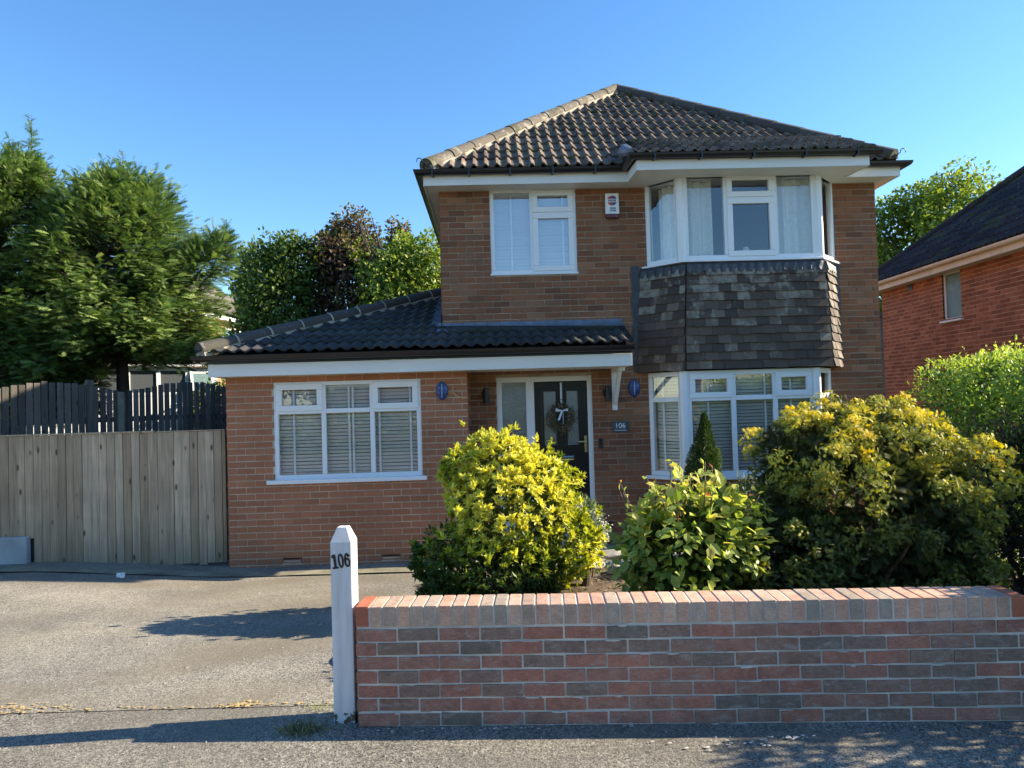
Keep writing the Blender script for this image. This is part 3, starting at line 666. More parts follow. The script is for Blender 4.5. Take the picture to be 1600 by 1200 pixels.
# ---- hung tiles on the bay
CB = [(2.60, 0.0), (3.13, -.445), (5.03, -.445), (5.36, 0.0)]; CT = [(2.69, 0.0), (3.19, -.40), (5.00, -.40), (5.31, 0.0)]
mb = MB(); n4 = 4
mb.add([(*p, 2.085) for p in CB] + [(*p, 3.468) for p in CT], [(3, 2, 1, 0), (4, 5, 6, 7), (0, 1, 5, 4), (1, 2, 6, 5), (2, 3, 7, 6), (3, 0, 4, 7)])
mb.build('bay_cladding_core', M['leaddark'], house)
tiles = []; rg = random.Random(3); rows = 12; z_lo, z_hi = 2.075, 3.40; gg = (z_hi - z_lo) / rows
for r_ in range(rows):
    za = z_lo + gg * r_; zb = za + gg + .02
    for k in range(3):
        f0 = (za - 2.085) / 1.383; f1 = (zb - 2.085) / 1.383
        lerp = lambda A_, B_, t: (A_[0] + (B_[0] - A_[0]) * t, A_[1] + (B_[1] - A_[1]) * t)
        p0, p1 = lerp(CB[k], CT[k], f0), lerp(CB[k + 1], CT[k + 1], f0); q0, q1 = lerp(CB[k], CT[k], f1), lerp(CB[k + 1], CT[k + 1], f1)
        d = Vector((p1[0] - p0[0], p1[1] - p0[1])); L_ = d.length; d.normalize(); n_o = Vector((d.y, -d.x))
        tw = .165; off = (tw / 2 if r_ % 2 else 0); nt_ = int(L_ / tw) + 2
        for i in range(-1, nt_):
            a = max(0, i * tw + off + .001); b = min(L_, (i + 1) * tw + off - .001)
            if b - a < .02: continue
            zj = rg.uniform(-.008, .006); o0 = .038 + rg.uniform(-.005, .008); o1 = .004
            fa, fb = a / L_, b / L_
            P = lambda A_, B_, t, o_: (A_[0] + (B_[0] - A_[0]) * t + n_o.x * o_, A_[1] + (B_[1] - A_[1]) * t + n_o.y * o_)
            lo = [P(p0, p1, fa, o0), P(p0, p1, fb, o0)]; hi = [P(q0, q1, fa, o1 + .012), P(q0, q1, fb, o1 + .012)]; li = [P(p0, p1, fa, o0 - .016), P(p0, p1, fb, o0 - .016)]; hin = [P(q0, q1, fa, o1 - .004), P(q0, q1, fb, o1 - .004)]
            tiles.append([(*lo[0], za + zj), (*lo[1], za + zj), (*li[1], za + zj), (*li[0], za + zj), (*hi[0], zb), (*hi[1], zb), (*hin[1], zb), (*hin[0], zb)])
brick_obj('bay_hung_tiles', np.array(tiles), M['cladding'], house)
# scalloped lead apron over the top row
V = []; F_ = []
for k in range(3):
    p0, p1 = CT[k], CT[k + 1]; d = Vector((p1[0] - p0[0], p1[1] - p0[1])); L_ = d.length; d.normalize(); n_o = Vector((d.y, -d.x)); n = int(L_ / .012)
    b0 = len(V)
    for i in range(n + 1):
        s = L_ * i / n; x = p0[0] + d.x * s; y = p0[1] + d.y * s; sc = abs(math.sin(s * math.pi / .115)) ** .7
        zb = 3.345 - .03 * sc + .006 * math.sin(s * 40)
        for (o_, zz) in ((.0, 3.47), (.028 + .008 * math.sin(s * 55), 3.43), (.040 + .010 * math.sin(s * 55 + 1), zb)):
            V.append((x + n_o.x * o_, y + n_o.y * o_, zz))
    for i in range(n):
        for j in range(2): q = b0 + i * 3 + j; F_.append((q, q + 3, q + 4, q + 1))
npmesh('bay_lead_apron', V, [np.array(F_)], M['leaddark'], house)
for s_, u_ in ((-1, 2.60), (1, 5.33)):
    mb = MB()
    pts = [(u_ + s_ * (.05 + .012 * math.sin(i * 1.7)), 2.08 + i * .11) for i in range(14)]
    for i in range(13):
        (a, z0_), (b, z1_) = pts[i], pts[i + 1]; c_ = 2.66 if s_ < 0 else 5.28
        mb.add([(a, -.012, z0_), (c_, -.020, z0_), (c_, -.020, z1_), (b, -.012, z1_)], [(0, 1, 2, 3)])
    mb.build('bay_side_flashing', M['leaddark'], house)

# ---- door and sidelight
fr_ = MB(lambda a, d, z: (a, d + .05, z)); D = .07
fr_.box(.696, .766, 0, D, .06, 2.06); fr_.box(1.915, 1.98, 0, D, .06, 2.06); fr_.box(.766, 1.915, 0, D, 1.99, 2.06); fr_.box(1.09, 1.20, 0, D, .06, 1.99); fr_.box(.766, 1.09, 0, D, .06, .14)
dfm = fr_.build('door_frame', M['upvc'], house, bevel=.005)
g = MB(); g.quad((.762, .08, .14), (1.094, .08, .14), (1.094, .08, 1.99), (.762, .08, 1.99)); g.build('sidelight', M['obscure'], dfm)
d_ = MB(lambda a, d, z: (a, d + .065, z))
DL, DR, DB, DT = 1.203, 1.912, .10, 1.987
pl = [(1.315, 1.50, 1.12, 1.87), (1.625, 1.80, 1.12, 1.87)]
wall_boxes(d_, DL, DR, DB, DT, 0, .045, pl + [(1.315, 1.50, .22, .82), (1.625, 1.80, .22, .82)])
for a0, a1, z0, z1 in pl + [(1.315, 1.50, .22, .82), (1.625, 1.80, .22, .82)]:
    for q in ((a0 - .02, a1 + .02, z0 - .02, z0 + .012), (a0 - .02, a1 + .02, z1 - .012, z1 + .02), (a0 - .02, a0 + .012, z0 + .012, z1 - .012), (a1 - .012, a1 + .02, z0 + .012, z1 - .012)):
        d_.box(q[0], q[1], -.009, .02, q[2], q[3])
for a0, a1, z0, z1 in [(1.315, 1.50, .22, .82), (1.625, 1.80, .22, .82)]:
    d_.box(a0, a1, .02, .045, z0, z1); d_.box(a0 + .035, a1 - .035, .006, .02, z0 + .035, z1 - .035)
door = d_.build('door', M['door'], house, bevel=.004)
g = MB()
for a0, a1, z0, z1 in pl: g.quad((a0, .085, z0), (a1, .085, z0), (a1, .085, z1), (a0, .085, z1))
g.build('door_glass', M['obscure'], door)
mb = MB(); mb.box(1.44, 1.715, .045, .066, .93, .985); mb.box(1.455, 1.70, .038, .046, .94, .975); mb.build('letterbox', M['chrome'], door, bevel=.004)
mb = MB(); mb.box(1.86, 1.895, .050, .066, 1.03, 1.25); mb.tube([(1.878, .06, 1.17), (1.878, .01, 1.17), (1.77, .008, 1.175)], .010, 8); mb.build('handle', M['brass'], door, bevel=.002)
mb = MB(); mb.box(.65, 2.05, -.12, .05, GZ0, .06); mb.build('doorstep', M['concrete'], house, bevel=.01)
mb = MB(); mb.box(2.06, 2.20, -.012, .01, -.03, .10); mb.build('meter_cover', M['black'], house)

# ---- eaves: soffit, fascia, gutters
mb = MB(); mb.prism([(-.16, -.30), (2.505, -.30), (2.53, -.75), (5.43, -.75), (5.37, -.30), (6.08, -.30), (6.08, 8.3), (-.16, 8.3)], 4.578, 4.60)
mb.build('soffit', M['fascia'], house)
def strip(mb, pts, z0, z1, th=.018):
    for a, b in zip(pts[:-1], pts[1:]):
        A_ = Vector(a); B_ = Vector(b); d = (B_ - A_).normalized(); n = Vector((d.y, -d.x)) * th
        mb.add([(A_.x, A_.y, z0), (B_.x, B_.y, z0), (B_.x + n.x, B_.y + n.y, z0), (A_.x + n.x, A_.y + n.y, z0), (A_.x, A_.y, z1), (B_.x, B_.y, z1), (B_.x + n.x, B_.y + n.y, z1), (A_.x + n.x, A_.y + n.y, z1)],
               [(0, 1, 2, 3), (7, 6, 5, 4), (0, 4, 5, 1), (1, 5, 6, 2), (2, 6, 7, 3), (3, 7, 4, 0)])
mb = MB(); strip(mb, [(-.16, 8.3), (-.16, -.30)], 4.56, 4.69); strip(mb, [(-.16, -.30), (2.505, -.30)], 4.561, 4.69); strip(mb, [(2.505, -.30), (2.53, -.75)], 4.562, 4.69)
strip(mb, [(2.512, -.75), (5.448, -.75)], 4.563, 4.69); strip(mb, [(5.43, -.75), (5.37, -.30)], 4.562, 4.69); strip(mb, [(5.37, -.30), (6.098, -.30)], 4.561, 4.69); strip(mb, [(6.08, -.30), (6.08, 8.3)], 4.562, 4.69)
mb.build('fascia', M['fascia'], house)
GZ = 4.735
mb = MB(); o_ = .075
gutter(mb, [(-.235, 8.3, GZ), (-.235, -.375, GZ), (2.43, -.375, GZ), (2.455, -.825, GZ + .005), (5.57, -.825, GZ + .005)])
gutter(mb, [(5.50, -.375, GZ - .01), (6.155, -.375, GZ - .01), (6.155, 8.3, GZ)])
for u in (-.05, .42, .95, 1.5, 2.05): mb.box(u - .012, u + .012, -.438, -.31, GZ - .07, GZ - .05); mb.box(u - .012, u + .012, -.441, -.436, GZ - .07, GZ + .01)
for u in (2.72, 3.3, 3.95, 4.6, 5.25): mb.box(u - .012, u + .012, -.889, -.76, GZ - .066, GZ - .045); mb.box(u - .012, u + .012, -.891, -.886, GZ - .066, GZ + .015)
mb.build('gutter', M['gutter'], house)
# lower eaves of the extension and the porch canopy
mb = MB(); mb.box(-2.76, 2.36, -.80, .0, 2.137, 2.152); mb.box(-2.76, -2.66, 0, 4.6, 2.137, 2.152); mb.build('canopy_soffit', M['fascia'], house)
mb = MB(); mb.box(-2.78, 2.368, -.822, -.80, 2.133, 2.285); mb.box(-2.78, -2.76, -.80, 4.6, 2.134, 2.285); mb.box(2.348, 2.367, -.80, .0, 2.134, 2.30)
mb.add([(2.348, -.80, 2.30), (2.367, -.80, 2.30), (2.367, 0, 2.30), (2.348, 0, 2.30), (2.348, -.80, 2.36), (2.367, -.80, 2.36), (2.367, 0, 2.66), (2.348, 0, 2.66)], [(0, 3, 2, 1), (4, 5, 6, 7), (0, 1, 5, 4), (1, 2, 6, 5), (2, 3, 7, 6), (3, 0, 4, 7)])
mb.build('canopy_fascia', M['fascia'], house, bevel=.003)
mb = MB(); gutter(mb, [(-2.88, 4.6, 2.375), (-2.88, -.90, 2.375), (2.375, -.90, 2.375)], r=.06); mb.box(-2.80, 2.36, -.845, -.823, 2.287, 2.38)
mb.build('canopy_gutter', M['gutter'], house)
# gallows bracket
mb = MB(); mb.box(2.24, 2.31, -.022, .0, 1.58, 2.10); mb.box(2.235, 2.315, -.60, -.0, 2.085, 2.137)
mb.add([(2.25, -.48, 2.085), (2.30, -.48, 2.085), (2.30, -.40, 2.085), (2.25, -.40, 2.085), (2.25, -.075, 1.66), (2.30, -.075, 1.66), (2.30, -.022, 1.66), (2.25, -.022, 1.66)], [(0, 1, 2, 3), (7, 6, 5, 4), (0, 4, 5, 1), (1, 5, 6, 2), (2, 6, 7, 3), (3, 7, 4, 0)])
mb.build('canopy_bracket', M['fascia'], house, bevel=.004)

# ---- roofs
EZ = 4.755; EV = -.36; HU0, HU1 = -.15, 6.03; HALF = (HU1 - HU0) / 2; RISE = 2.32; sp = math.hypot(HALF, RISE)
sv = np.array([0, HALF, RISE]) / sp
kk = HALF / sp
V, F_ = roof_plane((HU0, EV, EZ), (1, 0, 0), sv, HU1 - HU0, sp, lambda t: (t * kk, HU1 - HU0 - t * kk), gauge=.318, prof=prof_roman)
rfo = npmesh('roof', V, [F_], M['tile_main'], house); rfo['label'] = 'weathered brown interlocking roof tiles, front slope'
cu = (HU0 + HU1) / 2
for (P0, e, s) in (((HU0, 8.4, EZ), (0, -1, 0), (HALF, 0, RISE)), ((HU1, EV, EZ), (0, 1, 0), (-HALF, 0, RISE))):
    LL = 8.76
    if e[1] < 0: cl = lambda t: (t * kk, LL - t * kk)
    else: cl = lambda t: (t * kk, LL - t * kk)
    V, F_ = roof_plane(P0, e, s, LL, sp, cl, gauge=.318, prof=prof_roman, k=8); npmesh('roof', V, [F_], M['tile_main'], house)
V, F_ = roof_plane((HU1, 8.4, EZ), (-1, 0, 0), (0, -HALF, RISE), HU1 - HU0, sp, lambda t: (t * kk, HU1 - HU0 - t * kk), gauge=.318, k=4); npmesh('roof', V, [F_], M['tile_main'], house)
# opaque underlay
mb = MB(); mb.add([(HU0, EV, EZ - .03), (HU1, EV, EZ - .03), (HU1, 8.4, EZ - .03), (HU0, 8.4, EZ - .03), (cu, EV + HALF, EZ + RISE - .03), (cu, 8.4 - HALF, EZ + RISE - .03)], [(0, 1, 4), (1, 2, 5, 4), (2, 3, 5), (3, 0, 4, 5), (0, 3, 2, 1)])
mb.build('roof_underlay', M['black'], house)
apex = (cu, EV + HALF + .02, EZ + RISE + .055)
o = hip_tiles((HU0 + .02, EV + .02, EZ + .05), apex, M['tile_hip'], house)
hip_tiles((HU1 - .02, EV + .02, EZ + .05), apex, M['tile_hipdark'], house, bed=False)
hip_tiles(apex, (cu, 8.4 - HALF, EZ + RISE + .055), M['tile_hip'], house, name='ridge_tiles', bed=False)
# scrolled hip irons
for s_, u_ in ((-1, HU0), (1, HU1)):
    mb = MB()
    pts = [(u_ + s_ * -.05, EV - .02, EZ + .02)] + [(u_ + s_ * (.06 + .035 * math.cos(t)), EV - .06, EZ + .10 + .035 * math.sin(t)) for t in [math.pi * 1.1 - k * .5 for k in range(9)]]
    mb.tube(pts, .006, 6)
    mb.build('hip_iron', M['black'], house)
# bay roof (kicked forward over the bay)
bu0, bu1 = 2.47, 5.52; bv0 = -.80; bz0 = EZ - .005; bv1 = .40; bz1 = EZ + (bv1 - EV) * RISE / HALF + .03
T_ = math.hypot(bv1 - bv0, bz1 - bz0)
V, F_ = roof_plane((bu0, bv0, bz0), (1, 0, 0), (0, bv1 - bv0, bz1 - bz0), bu1 - bu0, T_, lambda t: (.15 * t, min(bu1, HU1 - .02 - (bz0 - EZ + t * (bz1 - bz0) / T_) / (RISE / HALF)) - bu0), gauge=.30, off=.13)
npmesh('bay_roof', V, [F_], M['tile_main'], house)
mb = MB()
for u_, m_ in ((bu0 + .02, 0),):
    mb.add([(u_, bv0 + .02, bz0 - .03), (u_, EV, EZ - .03), (u_, bv1, bz1 - .02), (u_, bv0 + .02, bz0 + .0)], [(0, 1, 2, 3)])
    mb.add([(u_ + .012, bv0 + .02, bz0 - .03), (u_ + .012, EV, EZ - .03), (u_ + .012, bv1, bz1 - .02), (u_ + .012, bv0 + .02, bz0 + .0)], [(3, 2, 1, 0)])
mb.add([(bu1 - .02, bv0 + .02, bz0 - .03), (bu1 - .02, EV, EZ - .03), (bu1 - .02, -.02, EZ + .28), (bu1 - .02, bv0 + .02, bz0)], [(3, 2, 1, 0)])
mb.add([(bu0, bv0 + .01, 4.69), (bu1 - .15, bv0 + .01, 4.69), (5.2, bv1, bz1 - .06), (bu0, bv1, bz1 - .04)], [(0, 1, 2, 3)])
mb.build('bay_roof_cheek', M['leaddark'], house)
mb = MB(); pts = [(bu0 - .03, -.80, EZ + .03), (bu0 - .06, -.58, EZ + .12), (bu0 - .02, -.38, EZ + .10), (bu0 + .02, .0, EZ + .36)]
mb.tube(pts, [.05, .085, .06, .03], 9); mb.build('valley_lead', M['lead'], house)
# extension roof
ev, ez = -.875, 2.405; pit = math.tan(R(20.5)); eu0 = -2.90
run = 2.97; T_ = run / math.cos(R(20.5)); cs_ = math.cos(R(20.5))
V1, F1 = roof_plane((eu0, ev, ez), (1, 0, 0), (0, 1, pit), 5.29, T_, lambda t: ((t * cs_), (5.28 if t * cs_ < .80 else 2.90)), gauge=.30, prof=prof_wave, lift=.03)
o = npmesh('extension_roof', V1, [F1], M['tile_ext'], house); o['label'] = 'dark wavy concrete tiles over extension and porch'
V1, F1 = roof_plane((eu0, 4.8, ez), (0, -1, 0), (1, 0, pit), 5.675, 2.9 / cs_, lambda t: (0, 5.675 - t * cs_), gauge=.30, prof=prof_wave, lift=.03, k=8)
npmesh('extension_roof', V1, [F1], M['tile_ext'], house)
mb = MB(); mb.add([(eu0, ev, ez - .02), (2.36, ev, ez - .02), (2.36, -.01, ez - .02 + .865 * pit), (0, -.01, ez - .02 + .865 * pit), (0, ev + 2.9, ez - .02 + 2.9 * pit), (0, 4.8, ez - .02 + 2.9 * pit), (eu0, 4.8, ez - .02)], [(0, 1, 2, 3), (0, 3, 4), (0, 4, 5, 6)])
mb.build('extension_underlay', M['black'], house)
hip_tiles((eu0 + .03, ev + .03, ez + .05), (-.02, ev + 2.88, ez + 2.88 * pit + .06), M['tile_hipdark'], house, r=.11, seg=.45, bed=True, joints=True)
# lead flashing: apron and stepped soaker
V = []; F_ = []
for i in range(97):
    u = -.06 + 2.47 * i / 96; wv = .010 * (1 - math.cos(2 * math.pi * (u + .05) / .15))
    V += [(u, -.012, 2.805), (u, -.028, 2.735), (u, -.15, 2.705 + wv * .4), (u, -.27, 2.655 + wv * 1.2)]
for i in range(96):
    for j in range(3): q = i * 4 + j; F_.append((q, q + 4, q + 5, q + 1))
npmesh('lead_flashing', V, [np.array(F_)], M['lead'], house, smooth=True)
mb = MB()
for i in range(9):
    v0 = -.02 + i * .25; z0 = ez + (v0 - ev) * pit + .03; mb.add([(-.012, v0, z0), (-.012, v0 + .26, z0 + .097), (-.012, v0 + .26, z0 + .24), (-.012, v0, z0 + .17), (-.14, v0, z0 + .035), (-.14, v0 + .26, z0 + .13)], [(0, 1, 2, 3), (0, 4, 5, 1)])
mb.build('stepped_flashing', M['lead'], house)

# ================================================================ fittings on the house
al = thing('alarm_box', 'white burglar alarm box with round red and blue badge under the upper eaves', 'alarm box', HW(2.318, -.002, 4.155), HY)
mb = MB(); mb.add([(-.085, -.0, .06), (.085, 0, .06), (.085, 0, .335), (-.085, 0, .335), (-.095, -.055, .055), (.095, -.055, .055), (.090, -.05, .335), (-.090, -.05, .335)], [(0, 1, 2, 3), (7, 6, 5, 4), (0, 4, 5, 1), (1, 5, 6, 2), (2, 6, 7, 3), (3, 7, 4, 0)])
mb.build('case', M['white'], al, bevel=.006)
mb = MB(); mb.prism([(-.085, -.001), (.085, -.001), (.08, -.055), (.04, -.068), (-.04, -.068), (-.08, -.055)], .0, .055); mb.build('lens', M['redlens'], al, bevel=.006)
def disc_half(mb, cx, cz, r, a0, a1, y, n=18):
    pts = [(cx + r * math.cos(a0 + (a1 - a0) * k / n), y, cz + r * math.sin(a0 + (a1 - a0) * k / n)) for k in range(n + 1)]
    mb.add(pts, [tuple(range(n + 1))[::-1]])
mb = MB(); mb.m = 0
for (lo, hi) in ((.12 * math.pi, .88 * math.pi), (1.12 * math.pi, 1.88 * math.pi)):
    mid = (lo + hi) / 2
    A_ = (hi, mid) if lo > math.pi else (mid, hi); B_ = (lo, mid)
    mb.m = 0; disc_half(mb, 0, .235, .066, *( (lo, mid) if lo > math.pi else (mid, hi)), -.0575)
    mb.m = 1; disc_half(mb, 0, .235, .066, *( (mid, hi) if lo > math.pi else (lo, mid)), -.0575)
    zc = .235 + .066 * math.sin(lo); 
    mb.m = 0; mb.add([(-.06, -.0575, zc), (0, -.0575, zc), (0, -.0575, .235 + .066 * math.sin(mid))], [(0, 1, 2)])
    mb.m = 1; mb.add([(.06, -.0575, zc), (0, -.0575, zc), (0, -.0575, .235 + .066 * math.sin(mid))], [(0, 1, 2)])
mb.build('badge', None, al, mats=[M['markred'], M['markblue']])
def text(s, size, mat, parent, loc, rot, name='lettering', ext=.002, bold=0.0, sx=1):
    cu_ = bpy.data.curves.new(name, 'FONT'); cu_.body = s; cu_.size = size; cu_.extrude = ext; cu_.offset = bold; cu_.align_x = 'CENTER'; cu_.align_y = 'CENTER'
    ob = bpy.data.objects.new(name, cu_); COL.objects.link(ob)
    me = bpy.data.meshes.new_from_object(ob.evaluated_get(bpy.context.evaluated_depsgraph_get()))
    bpy.data.objects.remove(ob); me.materials.clear(); me.materials.append(mat)
    o = bpy.data.objects.new(name, me); COL.objects.link(o); o.parent = parent; o.location = loc; o.rotation_euler = rot; o.scale = (sx, 1, 1); return o
text('HALSER', .030, M['markblue'], al, (0, -.058, .235), (R(90), 0, 0), bold=.0006)
text('01606', .030, M['markblue'], al, (0.01, -.058, .132), (R(90), 0, 0), bold=.0006); text('377941', .030, M['markblue'], al, (0.01, -.058, .098), (R(90), 0, 0), bold=.0006)
sg = thing('house_number_sign', 'small grey slate plate reading 106 on the brown brick right of the front door', 'sign', HW(2.335, -.004, 1.285), HY)
mb = MB(); mb.box(-.11, .11, -.018, 0, 0, .145); mb.build('plate', M['slate'], sg, bevel=.002)
text('106', .095, M['white'], sg, (0.0, -.0185, .085), (R(90), 0, 0), name='number', bold=.0)
mb = MB()
for k in range(9): mb.box(-.075 + k * .0175, -.075 + k * .0175 + .012, -.0195, -.018, .022, .030)
mb.build('small_script', M['white'], sg)
db = thing('doorbell', 'slim black video doorbell on the brickwork by the door frame', 'doorbell', HW(2.065, -.002, 1.075), HY)
mb = MB(); mb.box(-.024, .024, -.026, 0, 0, .135); mb.build('case', M['black'], db, bevel=.006)
mb = MB(); mb.tube([(0, -.026, .035), (0, -.029, .035)], .012, 14); mb.build('button', M['chrome'], db)
mb = MB(); mb.tube([(0, -.026, .105), (0, -.028, .105)], .008, 12); mb.build('camera_lens', M['glass'], db)
def lantern(u, z, label, v=0):
    t = thing('wall_lamp', label, 'wall lamp', HW(u, v - .002, z), HY, 'black wall lamps beside the front door')
    b = MB(); b.tube([(0, 0, 0), (0, -.02, 0)], .045, 14); b.tube([(0, -.02, 0), (0, -.075, 0)], .014, 8); b.build('bracket', M['black'], t)
    b = MB(); b.tube([(.01, -.105, -.10), (.01, -.105, -.09), (.01, -.105, .09), (.01, -.105, .10)], [.030, .036, .036, .030], 16); b.build('shade', M['black'], t)
    b = MB(); b.tube([(.01, -.105, -.104), (.01, -.105, -.1005)], .024, 12); b.build('lens', M['frost'], t)
    b = MB(); b.box(-.055, -.02, -.09, -.055, .02, .06); b.build('sensor', M['black'], t)
    return t
lantern(.545, 1.82, 'black cylinder wall lamp left of the front door near the porch corner')
lantern(2.16, 1.80, 'black cylinder wall lamp right of the front door by the white bracket')
def plaque(u, z, v, label, rx=.075):
    t = thing('wall_plaque', label, 'ornament', HW(u, v - .006, z), HY, 'blue oval ornaments on the brickwork')
    n = 22; mb = MB()
    rim = [(rx * math.cos(2 * math.pi * k / n) * (1 - .12 * (math.sin(2 * math.pi * k / n) < 0) * abs(math.sin(2 * math.pi * k / n))), .118 * math.sin(2 * math.pi * k / n)) for k in range(n)]
    mb.add([(x, 0, z_) for x, z_ in rim] + [(x * .9, -.022, z_ * .9) for x, z_ in rim] + [(x * .45, -.034, z_ * .45) for x, z_ in rim] + [(0, -.036, 0)],
           [(k, (k + 1) % n, n + (k + 1) % n, n + k) for k in range(n)] + [(n + k, n + (k + 1) % n, 2 * n + (k + 1) % n, 2 * n + k) for k in range(n)] + [(2 * n + k, 2 * n + (k + 1) % n, 3 * n) for k in range(n)])
    mb.build('body', M['blue'], t)
    mb = MB(); mb.box(-.003, .003, -.039, -.020, -.085, .085)
    for s_ in (-1, 1):
        for q in (-.03, .03): mb.tube([(0, -.034, q), (s_ * .045, -.030, q + .012)], .0022, 5)
    mb.build('inlay', M['ribbon'], t)
plaque(.012, 1.895, EXV, 'blue oval ornament on the orange brick left of the porch')
plaque(2.54, 1.865, 0, 'dark blue oval ornament between the white bracket and the bay window', .082)
mb = MB(lambda a, d, z: HW(a, d + EXV - .008, z)); mb.tube([(.09, 0, 1.86), (.15, 0, 1.87), (.19, 0, 1.83), (.26, 0, 1.80), (.30, 0, 1.79)], .005, 6)
tag(mb.build('cable', M['brass']), 'thin brown cable running right from the blue ornament on the extension', 'cable')

# wreath
wr = thing('door_wreath', 'dried twig wreath with a pale ribbon bow hanging on the black front door', 'wreath', HW(1.56, .03, 1.50), HY)
rg = random.Random(9); V = []; F_ = []; var = []
for i in range(1500):
    a = rg.uniform(0, 2 * math.pi); rr = .145 + rg.gauss(0, .030); x = rr * math.cos(a); z_ = rr * math.sin(a) * 1.05; y = -.02 - abs(rg.gauss(0, .025))
    d = Vector((-math.sin(a) + rg.uniform(-.9, .9), rg.uniform(-.7, .2), math.cos(a) + rg.uniform(-.9, .9))).normalized(); s = Vector((rg.uniform(-1, 1), rg.uniform(-1, 1), rg.uniform(-1, 1))).normalized()
    L_ = rg.uniform(.02, .05); p = Vector((x, y, z_)); b0 = len(V); w_ = rg.uniform(.003, .008)
    V += [tuple(p - s * w_ * .3), tuple(p + d * L_ * .5 + s * w_), tuple(p + d * L_), tuple(p + d * L_ * .5 - s * w_)]; F_.append((b0, b0 + 1, b0 + 2, b0 + 3)); var.append(rg.random())
M['wreath'] = m_leaf('dried_leaf', [(0, (.06, .045, .025)), (.4, (.14, .10, .055)), (.6, (.11, .12, .045)), (.85, (.25, .18, .11)), (1, (.42, .36, .28))], .15, .7)
npmesh('ring', V, [np.array(F_)], M['wreath'], wr, var=var)
mb = MB()
mb.add([(0, -.09, .10), (-.085, -.10, .13), (-.09, -.095, .085), (-.01, -.092, .085)], [(0, 1, 2, 3)]); mb.add([(0, -.09, .10), (.075, -.10, .125), (.08, -.095, .09), (.01, -.092, .09)], [(3, 2, 1, 0)])
mb.add([(-.012, -.09, .095), (.012, -.09, .095), (-.035, -.10, -.03), (-.065, -.10, -.03)], [(0, 3, 2, 1)]); mb.box(.008, .013, -.093, -.09, -.08, .09)
mb.build('bow', M['ribbon'], wr)
mb = MB(); mb.box(-.013, .013, -.012, -.008, .13, .47); mb.build('hanger', M['ribbon'], wr)

# ================================================================ garden wall and post
GWY = R(-2.5); gw = thing('garden_wall', 'low garden wall of mixed red and grey bricks with a brick on edge top', 'wall', (-.885, 3.877, 0), GWY)
GL = 3.53
A = bricks(0, GL, .0, .525, [], bl=.225, bh=.075, j=.0105, depth=.04, seed=31, jit=.004, proud=.0, rough=.0032, phase=.225)
A2 = A.copy(); A2[:, :, 1] = .215 - A2[:, :, 1]; A2[:, :, 0] = GL - A2[:, :, 0]
Ae = bricks(0, .215, 0, .525, [], bl=.225, bh=.075, depth=.02, proud=0, jit=0)
AeL = Ae.copy(); AeL[:, :, 0], AeL[:, :, 1] = Ae[:, :, 1].copy() - .001, Ae[:, :, 0].copy(); AeR = AeL.copy(); AeR[:, :, 0] = GL - AeL[:, :, 0]
A2 = A2[:, [1, 0, 3, 2, 5, 4, 7, 6]]
brick_obj('brickwork', np.concatenate([A, A2]), M['brick_garden'], gw, bevel=.003)
brick_obj('end_brickwork', np.concatenate([AeL]), M['brick_garden'], gw)
mb = MB(); mb.box(.004, GL - .004, .006, .209, -.08, .533); mb.build('mortar', M['mortar_garden'], gw)
caps = []; cend = []; rg = random.Random(6); nc = 47; cw = GL / nc
for i in range(nc):
    a = i * cw + (.0052 if i else 0); b = (i + 1) * cw - (.0052 if i < nc - 1 else 0); f0 = rg.uniform(-.0025, .0025); z1 = .642 + rg.uniform(-.002, .002)
    bx_ = [(a, f0, .535), (b, f0, .535), (b, .215 + f0, .535), (a, .215 + f0, .535), (a, f0, z1), (b, f0, z1), (b, .215 + f0, z1), (a, .215 + f0, z1)]
    (cend if i in (0, nc - 1) else caps).append(bx_)
brick_obj('coping', np.array(caps), M['brick_cap'], gw, bevel=.003); o = brick_obj('coping_end', np.array(cend), M['brick_end'], gw, bevel=.003); o['label'] = 'bright orange red end bricks'
mb = MB(); mb.box(.003, GL - .003, .005, .210, .530, .6375); mb.build('coping_mortar', M['mortar_garden'], gw)

V = []; F_ = []; rg = random.Random(77)
for i in range(46):
    row = rg.randint(0, 6); cx = rg.uniform(.1, GL - .1); cz = row * .075 + rg.choice((.0, .0, .075)) + rg.uniform(-.004, .004); w_ = rg.uniform(.015, .07); h_ = rg.uniform(.003, .008); b0 = len(V); n = 9
    V.append((cx, -.0068, cz))
    for k in range(n):
        a = 2 * math.pi * k / n; q = rg.uniform(.5, 1.1); V.append((cx + w_ * q * math.cos(a), -.0062, cz + h_ * q * math.sin(a)))
    F_ += [(b0, b0 + 1 + k, b0 + 1 + (k + 1) % n) for k in range(n)]
o = npmesh('mortar_smudges', V, [np.array(F_)], M['mortar_garden'], gw); o['kind'] = 'stuff'
ps = thing('gate_post', 'white painted concrete gate post with black number 106 and flaking base', 'post', (-.965, 3.985, 0), R(-3.5))
mb = MB(); h = .059; s = h - .006
def frust(mb, rows):
    b0 = []
    vs_ = []
    for (hx, z) in rows: vs_ += [(-hx, -hx, z), (hx, -hx, z), (hx, hx, z), (-hx, hx, z)]
    fs = [(3, 2, 1, 0)] + [tuple(4 * i + k for k in (0,)) for i in ()]
    for i in range(len(rows) - 1):
        for k in range(4): fs.append((4 * i + k, 4 * i + (k + 1) % 4, 4 * i + 4 + (k + 1) % 4, 4 * i + 4 + k))
    n = 4 * (len(rows) - 1); fs.append((n, n + 1, n + 2, n + 3)); mb.add(vs_, fs)
frust(mb, [(.060, -.15), (.0605, .02), (.0595, .05), (.0595, .985), (.030, 1.06), (.027, 1.064)])
mb.build('shaft', M['post'], ps, bevel=.006)
